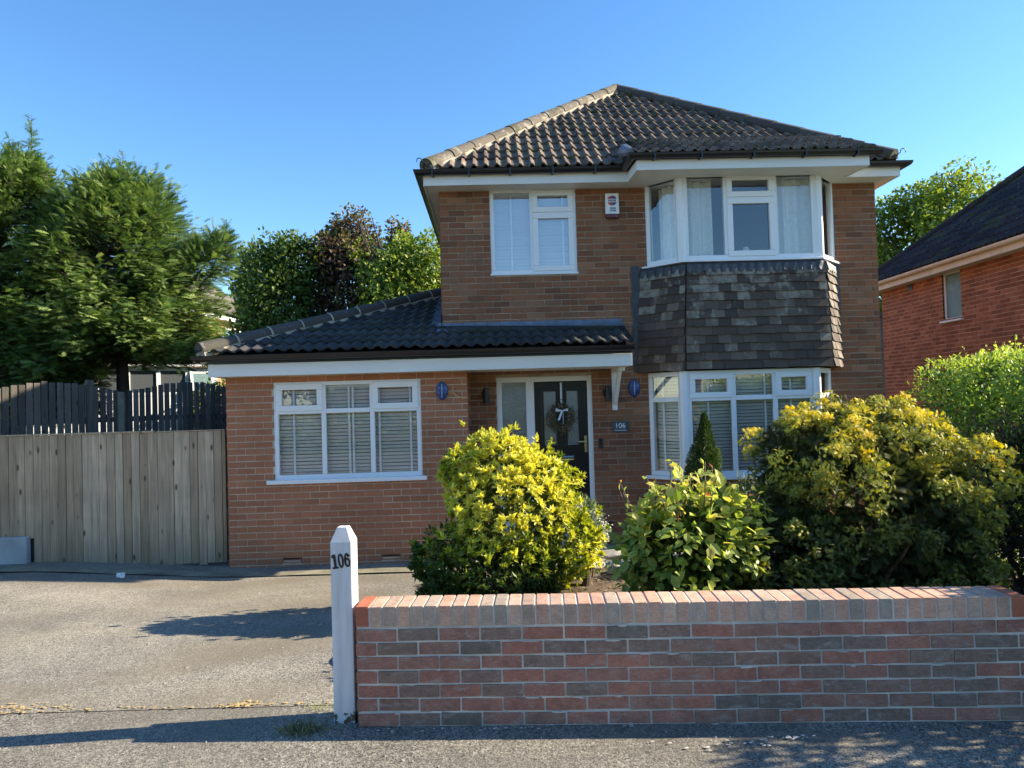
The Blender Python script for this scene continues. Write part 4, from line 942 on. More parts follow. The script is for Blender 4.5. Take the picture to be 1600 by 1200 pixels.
# slab digits 1 0 6 built as thick plates
def digits(parent, mat, y=-.0625):
    mb = MB()
    def poly(pts, holes=None): pass
    def ring(cx, cz, rx, rz, ix_, iz_, n=26, dx=0, dz=0):
        vs_ = []; 
        for k in range(n):
            a = 2 * math.pi * k / n; vs_ += [(cx + rx * math.cos(a), y, cz + rz * math.sin(a)), (cx + dx + ix_ * math.cos(a), y, cz + dz + iz_ * math.sin(a)), (cx + rx * math.cos(a), y + .006, cz + rz * math.sin(a))]
        fs = []
        for k in range(n):
            q = (k + 1) % n; fs.append((3 * k, 3 * k + 1, 3 * q + 1, 3 * q)); fs.append((3 * k, 3 * q, 3 * q + 2, 3 * k + 2))
        mb.add(vs_, fs)
    mb.box(-.040, -.026, y, y + .006, -.034, .038); mb.box(-.050, -.017, y, y + .006, -.040, -.030)
    mb.add([(-.050, y, .022), (-.040, y, .018), (-.040, y, .032), (-.034, y, .040), (-.042, y, .038), (-.050, y, .030)], [(0, 1, 2, 3, 4, 5)])
    ring(0, 0, .0165, .040, .006, .028)
    ring(.035, -.014, .0165, .026, .006, .015)
    # stem of the 6
    vs_ = []; n = 14
    for k in range(n + 1):
        a = math.pi - (math.pi * .80) * k / n; ro = (.0165, .042); ri = (.0045, .030)
        vs_ += [(.035 + ro[0] * math.cos(a), y, -.004 + ro[1] * math.sin(a)), (.035 + ri[0] * math.cos(a), y, -.004 + ri[1] * math.sin(a))]
    mb.add(vs_, [(2 * k, 2 * k + 1, 2 * k + 3, 2 * k + 2) for k in range(n)])
    ring(.044, .023, .0075, .0075, .0005, .0005, 10)
    o = mb.build('number', mat, parent); o.location = (0, 0, .885); o.rotation_euler = (0, R(-7), 0); o.scale = (1.02, 1, 1)
digits(ps, M['black'])

# ================================================================ fences
def ray_uv(u, v): return HW(u, v, 0)
fn = thing('board_fence', 'weathered grey brown close board fence left of the extension', 'fence', HW(-5.5, -.45, 0), HY)
gt = thing('board_gate', 'weathered close board gate with a gap under it, next to the extension', 'gate', HW(-3.585, -.45, 0), HY)
def boards(parent, x0, x1, top, bots, name, seed, w_=.1005, lap=True):
    rg = random.Random(seed); B = []; x = x0; i = 0
    while x < x1 - .02:
        xe = min(x + w_ - rg.uniform(.006, .011), x1 + .01); tp = top(x) + rg.uniform(-.003, .003); bt = bots(x) + rg.uniform(-.015, .012); y0 = rg.uniform(-.002, .002); ln = rg.uniform(-.004, .004)
        B.append([(x, y0 - .014, bt), (xe, y0 - .004, bt), (xe, .012, bt), (x, .010, bt), (x + ln, y0 - .014, tp), (xe + ln, y0 - .004, tp), (xe + ln, .012, tp), (x + ln, .010, tp)])
        x += w_; i += 1
    brick_obj(name, np.array(B), M['wood'], parent)
boards(fn, -.9, 1.895, lambda x: 1.475 + .002 * x, lambda x: (.20 if x < .33 else -.12 - .03 * (x - .35)), 'boards', 41)
mb = MB(); mb.box(-.9, 1.895, -.03, .03, 1.480, 1.50); mb.build('capping', M['wood'], fn); mb = MB(); mb.box(-.9, 1.895, .0125, .02, .2, 1.47); mb.box(.34, 1.895, .0126, .02, -.1, .2); mb.build('seam_shade', M['black'], fn); mb = MB(); mb.box(-.9, 1.89, .021, .06, 1.1, 1.18); mb.build('rail', M['wood'], fn); mb = MB(); mb.box(-.9, 1.89, .021, .06, .3, .38); mb.build('rail', M['wood'], fn)  # black sheet behind the boards stands in for shade in the seams
mb = MB(); mb.box(1.898, 1.93, -.012, .06, -.25, 1.478); mb.build('post', M['wood'], fn)
boards(gt, .02, .845, lambda x: 1.475, lambda x: -.175, 'boards', 43, w_=.1)
mb = MB(); mb.box(.02, .86, -.024, .02, 1.480, 1.492); mb.build('capping', M['wood'], gt); mb = MB(); mb.box(.02, .845, .0125, .02, -.15, 1.47); mb.build('seam_shade', M['black'], gt); mb = MB(); mb.box(.03, .84, .021, .06, 1.1, 1.18); mb.build('rail', M['wood'], gt); mb = MB(); mb.box(.03, .84, .021, .06, .1, .18); mb.build('rail', M['wood'], gt)  # dark sheet behind the gate boards, painted seam shade again
# low rendered retaining wall at the left edge
rw = MB(); 
P = [HW(-8.2, -.52, 0), HW(-5.155, -.52, 0)]
rw.add([(P[0][0], P[0][1], -.3), (P[1][0], P[1][1], -.3), (P[1][0], P[1][1], .235), (P[0][0], P[0][1], .235), (P[0][0], P[0][1] + .4, -.3), (P[1][0], P[1][1] + .2, -.3), (P[1][0], P[1][1] + .2, .25), (P[0][0], P[0][1] + .4, .25)],
       [(0, 1, 2, 3), (7, 6, 5, 4), (1, 5, 6, 2), (3, 2, 6, 7), (0, 3, 7, 4)])
tag(rw.build('retaining_wall', M['render'], bevel=.012), 'low pale rendered retaining wall below the fence at the left edge', 'wall')
# picket fence behind, higher and older
pa = Vector((-7.75, 8.75, 0)); pb = Vector((-4.55, 12.9, 0)); pd = (pb - pa); PL = pd.length; pd.normalize(); pn = Vector((pd.y, -pd.x, 0))
pf = thing('picket_fence', 'old dark slatted fence with arched tops behind the board fence', 'fence', tuple(pa), math.atan2(pd.y, pd.x))
rg = random.Random(12); B = []; x = 0
posts_x = [.0, .86, 2.78, 4.9]
def arch(x):
    for a, b in zip([-1.1] + posts_x, posts_x + [6.8]):
        if a <= x <= b: q = (x - a) / (b - a); return 2.05 + .16 * math.sin(math.pi * q)
    return 2.1
x = -.9
while x < PL:
    tp = arch(x) + rg.uniform(-.012, .012); w_ = .092
    B.append([(x, -.009, .05), (x + w_, -.009, .05), (x + w_, .009, .05), (x, .009, .05), (x + .006, -.009, tp), (x + w_ - .006, -.009, tp), (x + w_ - .006, .009, tp), (x + .006, .009, tp)]); x += w_ + (rg.uniform(-.002, .006) if rg.random() < .75 else rg.uniform(.008, .018))
brick_obj('slats', np.array(B), M['wood_dark'], pf, bevel=.006)
mb = MB(); mb.box(-.9, PL, .012, .05, .45, .53); mb.box(-.9, PL, .012, .05, 1.60, 1.68); mb.build('rails', M['wood_dark'], pf)
for px_ in posts_x[:3] + [2.35]:
    mb = MB(); hgt = 2.06 if px_ != 2.35 else 2.24; mb.box(px_ - .045, px_ + .045, -.03, .06, .0, hgt); mb.build('post', M['wood_dark'] if px_ == 2.35 else M['strip'], pf)

# ================================================================ foliage tools
def unit(a): return a / np.maximum(np.linalg.norm(a, axis=-1, keepdims=True), 1e-9)
def rand_unit(n): return unit(RNG.normal(size=(n, 3)))
TL = (np.array([(0, 0, 0), (.45, .5, .10), (1, 0, 0), (.45, -.5, .10), (.5, 0, -.02)], float), np.array([(0, 4, 2, 1), (0, 3, 2, 4)]))       # folded leaf
TO = (np.array([(0, 0, 0), (.28, .36, .07), (.65, .34, .05), (1, 0, -.10), (.65, -.34, .05), (.28, -.36, .07), (.33, 0, 0), (.68, 0, -.02)], float),
      [np.array([(0, 6, 1, 1), ])[:, :3], np.array([(6, 7, 2, 1)]), np.array([(7, 3, 2)]), np.array([(0, 5, 6)]), np.array([(6, 5, 4, 7)]), np.array([(7, 4, 3)])])
TO = (TO[0], [np.concatenate([f for f in TO[1] if f.shape[1] == 3]), np.concatenate([f for f in TO[1] if f.shape[1] == 4])])
def spray_tmpl(n=7, spread=.42, wd=.030, droop=.10, curl=0.0):
    V = []; F_ = []
    def blade(p, d, l, w_):
        px_ = np.array([-d[1], d[0], 0]); b = len(V); q = np.array(p) + np.array(d) * l
        V.extend([np.array(p) - px_ * w_ * .5, np.array(p) + px_ * w_ * .5, q]); F_.append((b, b + 1, b + 2))
    blade((0, 0, 0), (1, 0, 0), 1.0, wd)
    for i in range(n):
        x = .12 + .78 * i / n; l = spread * (1 - .75 * x) * (1 if i else .7)
        for s_ in (-1, 1):
            a = R(38) * s_; blade((x, 0, 0), (math.cos(a), math.sin(a), 0), l, wd * 1.25)
    V = np.array(V); V[:, 2] = -droop * V[:, 0] ** 2 + curl * (V[:, 1] ** 2) * 2
    return V, [np.array(F_)]
def scatter(name, parent, mat, P, D, U, S, tmpl, var, sz=1.0):
    """P positions, D axis directions, U approx normals, S sizes (n,) or (n,2)"""
    n = len(P); tv, tf = tmpl
    if not isinstance(tf, list): tf = [tf]
    D = unit(D); B = unit(np.cross(U, D)); Nn = np.cross(D, B)
    S = np.asarray(S, float); SX = S if S.ndim == 1 else S[:, 0]; SY = S * sz if S.ndim == 1 else S[:, 1]
    V = (P[:, None, :] + D[:, None, :] * (tv[None, :, 0:1] * SX[:, None, None]) + B[:, None, :] * (tv[None, :, 1:2] * SY[:, None, None]) + Nn[:, None, :] * (tv[None, :, 2:3] * SX[:, None, None]))
    k = len(tv); FL = []; vr = []
    for f in tf:
        FL.append((np.arange(n)[:, None, None] * k + f[None]).reshape(-1, f.shape[1])); vr.append(np.repeat(var, len(f)))
    return npmesh(name, V.reshape(-1, 3), FL, mat, parent, var=np.concatenate(vr))
def lumps(d, k=5, seed=0, amp=.12):
    r = np.random.default_rng(seed); out = np.zeros(len(d))
    for i in range(k):
        f = unit(r.normal(size=3)) * r.uniform(2.5, 6.5); out += np.sin(d @ f + r.uniform(0, 6.28))
    return 1 + amp * out / math.sqrt(k)
def cloud(ells, n, seed=0, amp=.10, shell=(.8, 1.02)):
    """points around the union of ellipsoids; returns P, outward normal, rel height, outer flag"""
    E_ = np.array(ells, float); area = (E_[:, 3] * E_[:, 4] + E_[:, 3] * E_[:, 5] + E_[:, 4] * E_[:, 5]); area /= area.sum()
    w_ = RNG.choice(len(E_), size=n, p=area); d = rand_unit(n); r = RNG.uniform(shell[0], shell[1], n)
    lump = np.array([1.0] * n)
    for i in range(len(E_)):
        m_ = w_ == i; lump[m_] = lumps(d[m_], 6, seed + i, amp)
    P = E_[w_, :3] + d * E_[w_, 3:6] * (r * lump)[:, None]
    keep = np.ones(n, bool)
    for i in range(len(E_)):
        q = (P - E_[i, :3]) / E_[i, 3:6]; inside = (np.linalg.norm(q, axis=1) < shell[0] * .93) & (w_ != i); keep &= ~inside
    Nn = unit(d / E_[w_, 3:6]); return P[keep], Nn[keep], r[keep]
def clumpy(P, scale=2.5, seed=0):
    r = np.random.default_rng(seed); o = np.zeros(len(P))
    for i in range(6): o += np.sin(P @ (unit(r.normal(size=3)) * r.uniform(.7, 1.5) * scale) + r.uniform(0, 6.28))
    return o / math.sqrt(6)
def gap(P, Nn, rest, thr, scale, seed):
    k = clumpy(P, scale, seed) > thr; return [P[k], Nn[k]] + [x[k] for x in rest]
Z = np.array([0, 0, 1.0])
def stems(parent, base, tips, mat, r0=.02, name='stems', wob=.06, n=5):
    mb = MB(); rg = random.Random(4)
    for t in tips:
        b = Vector(base); t = Vector(t); pts = [b + (t - b) * (i / n) + Vector((rg.uniform(-wob, wob), rg.uniform(-wob, wob), rg.uniform(-wob, wob) * .3)) * (1 if 0 < i < n else 0) for i in range(n + 1)]
        mb.tube(pts, [r0 * (1 - .75 * i / n) for i in range(n + 1)], 6)
    return mb.build(name, mat, parent, smooth=True)

# ================================================================ shrubs in the front garden
# bright pieris-like shrub
pi = thing('evergreen_shrub', 'rounded bright yellow green shrub in front of the front door', 'shrub', (-.05, 6.25, -.05))
PE = [(0, 0, .82), (.44, 0, .55), (-.50, -.05, .42), (-.14, -.25, .30), (-.08, .05, 1.16), (.24, 0, 1.00), (-.42, 0, 1.20)]
PR = [(.60, .55, .58), (.34, .40, .32), (.36, .42, .42), (.60, .42, .36), (.34, .36, .38), (.34, .36, .32), (.19, .22, .20)]
ells = [(*a, *b) for a, b in zip(PE, PR)]
P, Nn, r = cloud(ells, 3000, 3, .09, (.84, 1.03)); k = (P[:, 2] > .02); P, Nn, r = P[k], Nn[k], r[k]; P, Nn, r = gap(P, Nn, [r], -.80, 7, 12)
st_ = RNG.choice(len(P), 170); P = np.concatenate([P, P[st_] + Nn[st_] * RNG.uniform(.04, .13, 170)[:, None] + Z * RNG.uniform(0, .05, 170)[:, None]]); Nn = np.concatenate([Nn, Nn[st_]])
# each point is a shoot tip with a whorl of leaves
tipd = unit(Nn * .8 + Z * .55 + rand_unit(len(P)) * .35)
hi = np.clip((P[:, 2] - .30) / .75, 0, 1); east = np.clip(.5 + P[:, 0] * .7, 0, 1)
tip_tone = .14 + hi * .54 + east * .38 + .28 * clumpy(P, 5, 8) + RNG.normal(0, .12, len(P))          # fresh growth yellower toward the top; east side also yellower
lf = 13; PP = np.repeat(P, lf, 0); TD = np.repeat(tipd, lf, 0); rr_ = rand_unit(len(PP)); rad = unit(rr_ - (rr_ * TD).sum(1, keepdims=True) * TD)
cone_a = RNG.uniform(.15, 1.0, len(PP))[:, None]; DD = unit(TD * (1.15 - cone_a) + rad * cone_a)
var = np.clip(np.repeat(tip_tone, lf) + RNG.normal(0, .10, len(PP)), 0, 1)
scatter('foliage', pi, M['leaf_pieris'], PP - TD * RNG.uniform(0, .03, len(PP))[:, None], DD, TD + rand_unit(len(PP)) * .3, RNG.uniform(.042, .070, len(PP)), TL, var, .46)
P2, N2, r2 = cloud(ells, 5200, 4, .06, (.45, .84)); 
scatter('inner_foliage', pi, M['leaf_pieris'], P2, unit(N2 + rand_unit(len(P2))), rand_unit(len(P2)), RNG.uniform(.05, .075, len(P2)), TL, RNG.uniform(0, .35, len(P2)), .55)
stems(pi, (0, 0, 0), [tuple(q) for q in P[RNG.choice(len(P), 34)] * .9] + [(-.55, -.35, .5), (-.6, -.3, .56), (-.45, -.4, .52), (.35, -.38, .25), (.42, -.35, .2)], M['twig'], .018)

# small white flowered shrub to its right
sf = thing('flowering_shrub', 'small silvery shrub with white blossom between the bright shrub and the doorstep', 'shrub', (.66, 6.75, -.08))
ells = [(-.02, 0, .68, .17, .17, .20), (.06, 0, .52, .15, .16, .12)]
P, Nn, r = cloud(ells, 1500, 3, .1, (.6, 1.03))
scatter('foliage', sf, M['leaf_grey'], P, unit(Nn + Z * .5 + rand_unit(len(P)) * .6), Nn, RNG.uniform(.035, .06, len(P)), TL, RNG.uniform(0, 1, len(P)), .45)
q = np.array([(.09, -.12, .74), (.15, -.12, .64), (.03, -.15, .60), (-.08, -.16, .80), (.17, -.12, .55)])
stems(sf, (0, 0, 0), [(-.08, 0, .6), (.05, 0, .65), (.12, 0, .5), (0, -.05, .7)], M['twig'], .012, wob=.03)
PP = np.repeat(q, 70, 0) + RNG.normal(0, .028, (350, 3)); scatter('blossom', sf, M['petal'], PP, rand_unit(350), rand_unit(350), RNG.uniform(.012, .022, 350), TL, RNG.uniform(0, 1, 350), .9)

# leafy shrub with broad leaves
wg = thing('leafy_shrub', 'shrub with broad light green leaves and reddish tips in front of the lower bay window', 'shrub', (1.20, 5.05, -.02))
ells = [(0, 0, .60, .38, .38, .50), (.02, -.1, .30, .34, .36, .32), (.24, 0, .72, .25, .3, .34), (-.26, 0, .74, .18, .2, .22)]
P, Nn, r = cloud(ells, 1500, 6, .20, (.68, 1.14)); P, Nn, r = gap(P, Nn, [r], -.8, 6, 4)
td = unit(Nn + Z * .45 + rand_unit(len(P)) * .5)
lf = 2; PP = np.repeat(P, lf, 0) + RNG.normal(0, .02, (len(P) * lf, 3)); TD = np.repeat(td, lf, 0)
DD = unit(TD + rand_unit(len(PP)) * .9 - Z * .25); 
var = np.clip(.42 + .34 * (PP[:, 2] - .2) + RNG.normal(0, .18, len(PP)), 0, .93)  # leaf tone raised, lightest at the top, to look sunlit
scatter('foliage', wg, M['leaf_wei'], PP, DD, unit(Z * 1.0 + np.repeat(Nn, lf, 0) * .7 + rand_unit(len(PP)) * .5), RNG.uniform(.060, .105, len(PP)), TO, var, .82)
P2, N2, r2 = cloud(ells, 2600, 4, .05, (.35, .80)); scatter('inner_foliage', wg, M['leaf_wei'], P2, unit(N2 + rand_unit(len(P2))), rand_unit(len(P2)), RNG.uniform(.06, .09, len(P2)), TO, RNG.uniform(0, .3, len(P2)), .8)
# whippy shoots that rise above the crown
sh = []; rg = random.Random(3)
for i in range(22):
    a = rg.uniform(0, 6.28); q = rg.uniform(.15, .45); x = q * math.cos(a); y = q * math.sin(a) * .6; sh.append((x * 1.25, y, rg.uniform(1.12, 1.36) - .5 * abs(x)))
stems(wg, (0, 0, 0), sh, M['twig'], .012, wob=.03)
PP = []; DD = []
for t in sh:
    for k in range(7): PP.append(np.array(t) * (1 - .045 * k) + RNG.normal(0, .01, 3)); DD.append(unit(RNG.normal(size=3) + np.array([0, 0, .6])))
PP = np.array(PP); DD = np.array(DD); scatter('shoot_leaves', wg, M['leaf_wei'], PP, DD, rand_unit(len(PP)), RNG.uniform(.030, .060, len(PP)), TL, np.clip(RNG.normal(.84, .12, len(PP)), 0, 1), .5)

# golden cypress
gc = thing('golden_cypress', 'large spreading dark golden cypress bush with yellow tips behind the garden wall', 'bush', (2.66, 5.6, -.02))
ells = [(-.02, 0, .80, .80, .66, .74), (-.62, -.2, .48, .50, .48, .50), (.50, -.1, .60, .34, .50, .60), (-.40, -.05, 1.22, .34, .36, .34), (.42, .05, 1.22, .30, .36, .34), (.02, 0, 1.36, .34, .34, .34), (.60, 0, 1.02, .18, .3, .26), (-.85, -.2, .30, .30, .35, .32), (.60, -.15, .32, .30, .4, .34)]
P, Nn, r = cloud(ells, 640, 9, .18, (.86, 1.13)); k = P[:, 2] > .03; P, Nn = P[k], Nn[k]
ax = unit(Nn * .9 + Z * .6 + rand_unit(len(P)) * .35); sizes = RNG.uniform(.6, 1.5, len(P))
FAN = spray_tmpl(5, .62, .10, .35, .5)
lf = 75; PP = np.repeat(P, lf, 0); AX = np.repeat(ax, lf, 0); SZ = np.repeat(sizes, lf)
hd_ = rand_unit(len(PP)); hd_ = unit(hd_ + AX * .75); hd_[:, 2] *= .9
PP2 = PP + hd_ * (RNG.uniform(.55, 1.0, len(PP)) * .088 * SZ)[:, None]
tg = np.cross(hd_, rand_unit(len(PP)))
DD = unit(hd_ * .55 + unit(tg) * .75 + AX * .25)
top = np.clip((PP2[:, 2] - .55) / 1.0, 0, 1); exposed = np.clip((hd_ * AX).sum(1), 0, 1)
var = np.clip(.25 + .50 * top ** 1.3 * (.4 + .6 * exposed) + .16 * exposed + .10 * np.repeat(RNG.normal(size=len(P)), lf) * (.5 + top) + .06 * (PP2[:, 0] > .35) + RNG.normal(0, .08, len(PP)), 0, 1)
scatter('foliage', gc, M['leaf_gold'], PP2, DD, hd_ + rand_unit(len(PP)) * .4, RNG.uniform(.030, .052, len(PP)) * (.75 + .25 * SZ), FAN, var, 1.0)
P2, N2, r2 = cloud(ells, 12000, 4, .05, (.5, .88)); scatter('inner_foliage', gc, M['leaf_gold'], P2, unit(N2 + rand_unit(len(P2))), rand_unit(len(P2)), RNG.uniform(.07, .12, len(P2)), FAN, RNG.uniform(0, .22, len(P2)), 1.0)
stems(gc, (0, 0, 0), [tuple(x * .92) for x in P[RNG.choice(len(P), 40)] * .74], M['twig'], .03)

# dark bronze shrub at the right edge
ds = thing('bronze_shrub', 'dark bronze leaved shrub between the golden cypress and the right edge', 'shrub', (4.35, 6.1, -.02))
ells = [(0, 0, .70, .55, .7, .78), (.1, -.6, .5, .5, .6, .6), (.2, .1, 1.15, .35, .5, .35)]
P, Nn, r = cloud(ells, 9000, 3, .12, (.72, 1.05)); 
scatter('foliage', ds, M['leaf_dark'], P, unit(Nn + Z * .3 + rand_unit(len(P)) * .8), Nn + rand_unit(len(P)) * .4, RNG.uniform(.022, .040, len(P)), TL, np.clip(.2 + .45 * (P[:, 2] - .4) + RNG.normal(0, .2, len(P)), 0, 1), .6)
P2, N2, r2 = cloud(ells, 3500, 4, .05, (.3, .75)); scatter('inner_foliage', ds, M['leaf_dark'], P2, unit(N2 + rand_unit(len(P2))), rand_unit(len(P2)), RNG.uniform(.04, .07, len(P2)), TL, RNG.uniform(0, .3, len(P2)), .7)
stems(ds, (0, 0, 0), [tuple(x) for x in P[RNG.choice(len(P), 20)] * .9], M['twig'], .02)

# boundary hedge: along the right boundary, running back beside the house
hd = thing('boundary_hedge', 'bright green leafy hedge along the right boundary in front of the neighbouring brick wall', 'hedge', (4.9, 5.2, 0))
ells = []
for i in range(10):
    y = -2.1 + i * .62; h_ = 2.0 if y < -.9 else (1.95 if y < .5 else 2.02); x_ = .05 if y < 1.2 else (.32 if y < 2.6 else .62)
    ells.append((x_ + .1 * math.sin(i * 2), y, h_ * .5 - .05, .62, .5, h_ * .54)); ells.append((x_, y, h_ - .22, .50, .5, .30))
P, Nn, r = cloud(ells, 34000, 5, .10, (.80, 1.08))
scatter('foliage', hd, M['leaf_hedge'], P, unit(Nn * .6 + Z * .45 + rand_unit(len(P)) * .8), unit(Nn + Z * .4 + rand_unit(len(P)) * .5), RNG.uniform(.042, .075, len(P)), TL, np.clip(.24 + .45 * np.clip(P[:, 2] - 1.0, 0, 1.2) + .12 * clumpy(P, 6, 2) + RNG.normal(0, .16, len(P)), 0, 1), .55)  # leaves paler toward the top, sunlight put into their colour
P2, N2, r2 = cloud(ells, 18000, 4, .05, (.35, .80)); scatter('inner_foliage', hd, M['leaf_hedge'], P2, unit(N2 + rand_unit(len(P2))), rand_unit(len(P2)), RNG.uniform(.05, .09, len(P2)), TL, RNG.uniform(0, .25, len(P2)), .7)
mb = MB(); rg = random.Random(8)
for i in range(30):
    y = -1.6 + i * .18; x = rg.uniform(-.2, .2); mb.tube([(x, y, -.1), (x + rg.uniform(-.15, .15), y + rg.uniform(-.1, .1), .6), (x + rg.uniform(-.3, .3), y + rg.uniform(-.2, .2), 1.5)], [.022, .015, .006], 6)
mb.build('stems', M['twig'], hd)
tips = []
for i in range(70):
    y = rg.uniform(.6, 3.4); x = rg.uniform(-.5, .45) + (.62 if y > 2.6 else (.32 if y > 1.2 else 0)); b0_ = np.array([x, y, rg.uniform(1.85, 2.08)]); dr = unit(np.array([rg.uniform(-.5, .3), rg.uniform(-.3, .3), 1.0])); L_ = rg.uniform(.08, .24)
    for k in range(8): tips.append((b0_ + dr * L_ * k / 7, unit(RNG.normal(size=3) + dr)))
scatter('shoot_leaves', hd, M['leaf_hedge'], np.array([t[0] for t in tips]), np.array([t[1] for t in tips]), rand_unit(len(tips)), RNG.uniform(.03, .055, len(tips)), TL, np.clip(RNG.normal(.8, .12, len(tips)), 0, 1), .5)  # pale leaf tone makes the top shoots look lit

# dwarf spruce cone in a pot
tc = thing('potted_conifer', 'slim cone shaped dwarf conifer in a pot in front of the lower bay window', 'potted plant', (2.205, 8.3, gz(2.2, 8.3) + .03))
mb = MB(); mb.tube([(0, 0, 0), (0, 0, .02), (0, 0, .36), (0, 0, .40), (0, 0, .42), (0, 0, .42), (0, 0, .37)], [.13, .14, .19, .19, .205, .17, .17], 20); mb.build('pot', M['pot'], tc, smooth=False)
n = 9000; t = RNG.uniform(0, 1, n) ** .75; a = RNG.uniform(0, 6.28, n); h0, h1 = .42, 1.72; zz = h1 - (h1 - h0) * t; rad_ = .235 * np.sin(np.clip(t * 1.08, 0, 1) * math.pi / 2) ** 1.05 * RNG.uniform(.72, 1.06, n) * np.where(t > .93, .8, 1)
rad_ *= 1 + .10 * np.sin(a * 3 + zz * 9)
P = np.stack([rad_ * np.cos(a) + (.03 * np.sin(zz * 5)), rad_ * np.sin(a), zz], 1); Nn = np.stack([np.cos(a), np.sin(a), 0 * a], 1)
scatter('foliage', tc, M['leaf_cone'], P, unit(Nn * .7 + Z * .8 + rand_unit(n) * .35), Nn, RNG.uniform(.030, .055, n), TL, np.clip(.35 + .3 * np.sin(a * 3 + zz * 9) * .5 + RNG.normal(0, .2, n), 0, 1), .30)
n = 900; P = np.stack([.13 + RNG.normal(0, .035, n), RNG.normal(0, .03, n), 1.0 + RNG.uniform(0, .30, n)], 1); scatter('side_shoot', tc, M['leaf_cone'], P, unit(Z + rand_unit(n) * .5), rand_unit(n), RNG.uniform(.03, .05, n), TL, RNG.uniform(.3, 1, n), .3)
mb = MB(); mb.tube([(0, 0, .36), (0, 0, 1.5)], [.02, .006], 8); mb.build('stem', M['twig'], tc)

# narrow leaved shrub peeping over the golden cypress
nl = thing('narrow_leaved_shrub', 'small pale green narrow leaved shrub rising in front of the lower bay sill', 'shrub', (2.20, 6.75, -.08))
PP = []; DD = []; rg = random.Random(14); tp = []
for i in range(26):
    x = rg.gauss(0, .13); y = rg.gauss(0, .10); top_ = rg.uniform(.85, 1.12) - abs(x) * .5 + .08 * (x > .12); tp.append((x, y, top_))
    for k in range(20):
        s_ = k / 19; PP.append((x * (1 - .3 * s_), y, top_ - .42 * s_)); dv = RNG.normal(size=3); DD.append(unit(dv * .6 + np.array([0, 0, .9])))
PP = np.array(PP); DD = np.array(DD); scatter('foliage', nl, M['leaf_grey'], PP, DD, rand_unit(len(PP)), RNG.uniform(.045, .085, len(PP)), TL, RNG.uniform(.2, 1, len(PP)), .22)
stems(nl, (0, 0, 0), tp, M['twig'], .01, wob=.02)

# low ground cover and litter in the bed
n = 5200; x = RNG.uniform(-1.0, 3.6, n); y = RNG.uniform(4.25, 7.4, n); cl = np.sin(x * 5 + 1) * np.sin(y * 4.3) + RNG.normal(0, .3, n); k = (cl > .15) & (x > -1.0 + .2 * np.sin(y * 2)); x, y = x[k], y[k]
P = np.array([(a, b, bed_z(a, b) + RNG.uniform(.01, .10)) for a, b in zip(x, y)])
tag(scatter('ground_cover', None, M['leaf_pieris'], P, unit(rand_unit(len(P)) + Z * .7), unit(Z + rand_unit(len(P)) * .6), RNG.uniform(.025, .05, len(P)), TL, RNG.uniform(.1, .55, len(P)), .6), 'low leafy ground cover in the garden bed', 'ground cover', kind='stuff')
n = 2600; x = RNG.uniform(-1.0, 2.2, n); y = RNG.uniform(4.4, 7.6, n); P = np.array([(a, b, bed_z(a, b) + .012) for a, b in zip(x, y)])
tag(scatter('leaf_litter', None, M['wreath'], P, unit(rand_unit(n) * [1, 1, .2]), unit(Z + rand_unit(n) * .3), RNG.uniform(.02, .04, n), TL, RNG.uniform(0, 1, n), .6), 'dry leaf litter and bark bits on the bed soil', 'leaf litter', kind='stuff')

# rocks edging the bed
def rock(x, y, z, sx, sy, sz_, seed, label, rz=0):
    import bmesh
    bm = bmesh.new(); bmesh.ops.create_icosphere(bm, subdivisions=3, radius=1); rg = random.Random(seed)
    fs = [(Vector((rg.uniform(-1, 1), rg.uniform(-1, 1), rg.uniform(-1, 1))).normalized(), rg.uniform(.62, .9)) for _ in range(9)]
    ph = [Vector((rg.uniform(-4, 4), rg.uniform(-4, 4), rg.uniform(-4, 4))) for _ in range(5)]
    for v in bm.verts:
        p = v.co.copy()
        for d, o_ in fs:
            k = p.dot(d)
            if k > o_: p -= d * (k - o_) * .9
        p *= 1 + .03 * sum(math.sin(p.dot(q)) for q in ph)
        v.co = Vector((p.x * sx, p.y * sy, p.z * sz_))
    me = bpy.data.meshes.new('rock'); bm.to_mesh(me); bm.free(); me.materials.append(M['rock']); o = bpy.data.objects.new('rock', me); COL.objects.link(o); o.location = (x, y, z); o.rotation_euler = (0, 0, rz); return tag(o, label, 'rock', 'rocks edging the garden bed')
for i, (x, y, z, a, b, c, lb) in enumerate([
    (1.02, 7.55, .09, .20, .14, .055, 'long flat pale rock, rightmost of the bed edging by the doorstep'),
    (.70, 7.50, .08, .15, .12, .055, 'flat rock left of the long flat pale rock at the bed edge'),
    (.50, 7.05, .04, .11, .09, .06, 'reddish brown rock beside the wooden stake'),
    (.96, 6.95, .045, .13, .10, .075, 'half buried rock below the long flat pale rock'),
    (.80, 7.2, .05, .11, .08, .065, 'rounded rock behind the small pebble sized rock, nearest the doorstep'),
    (.22, 7.2, .03, .14, .10, .05, 'low rock under the right side of the bright shrub'),
    (.76, 6.6, .02, .07, .06, .05, 'small pebble sized rock right of the wooden stake')]):
    rock(x, y, z, a, b, c, 20 + i, lb, rz=i * .9)
st = MB(); st.tube([(0, 0, -.06), (0.005, 0, .06), (.015, 0, .14), (.02, 0, .19)], [.042, .04, .037, .028], 9); o = st.build('tree_stump', M['bark']); o.location = (.60, 6.35, .02); tag(o, 'short dark wooden stump standing in the bed by the rocks', 'stump')

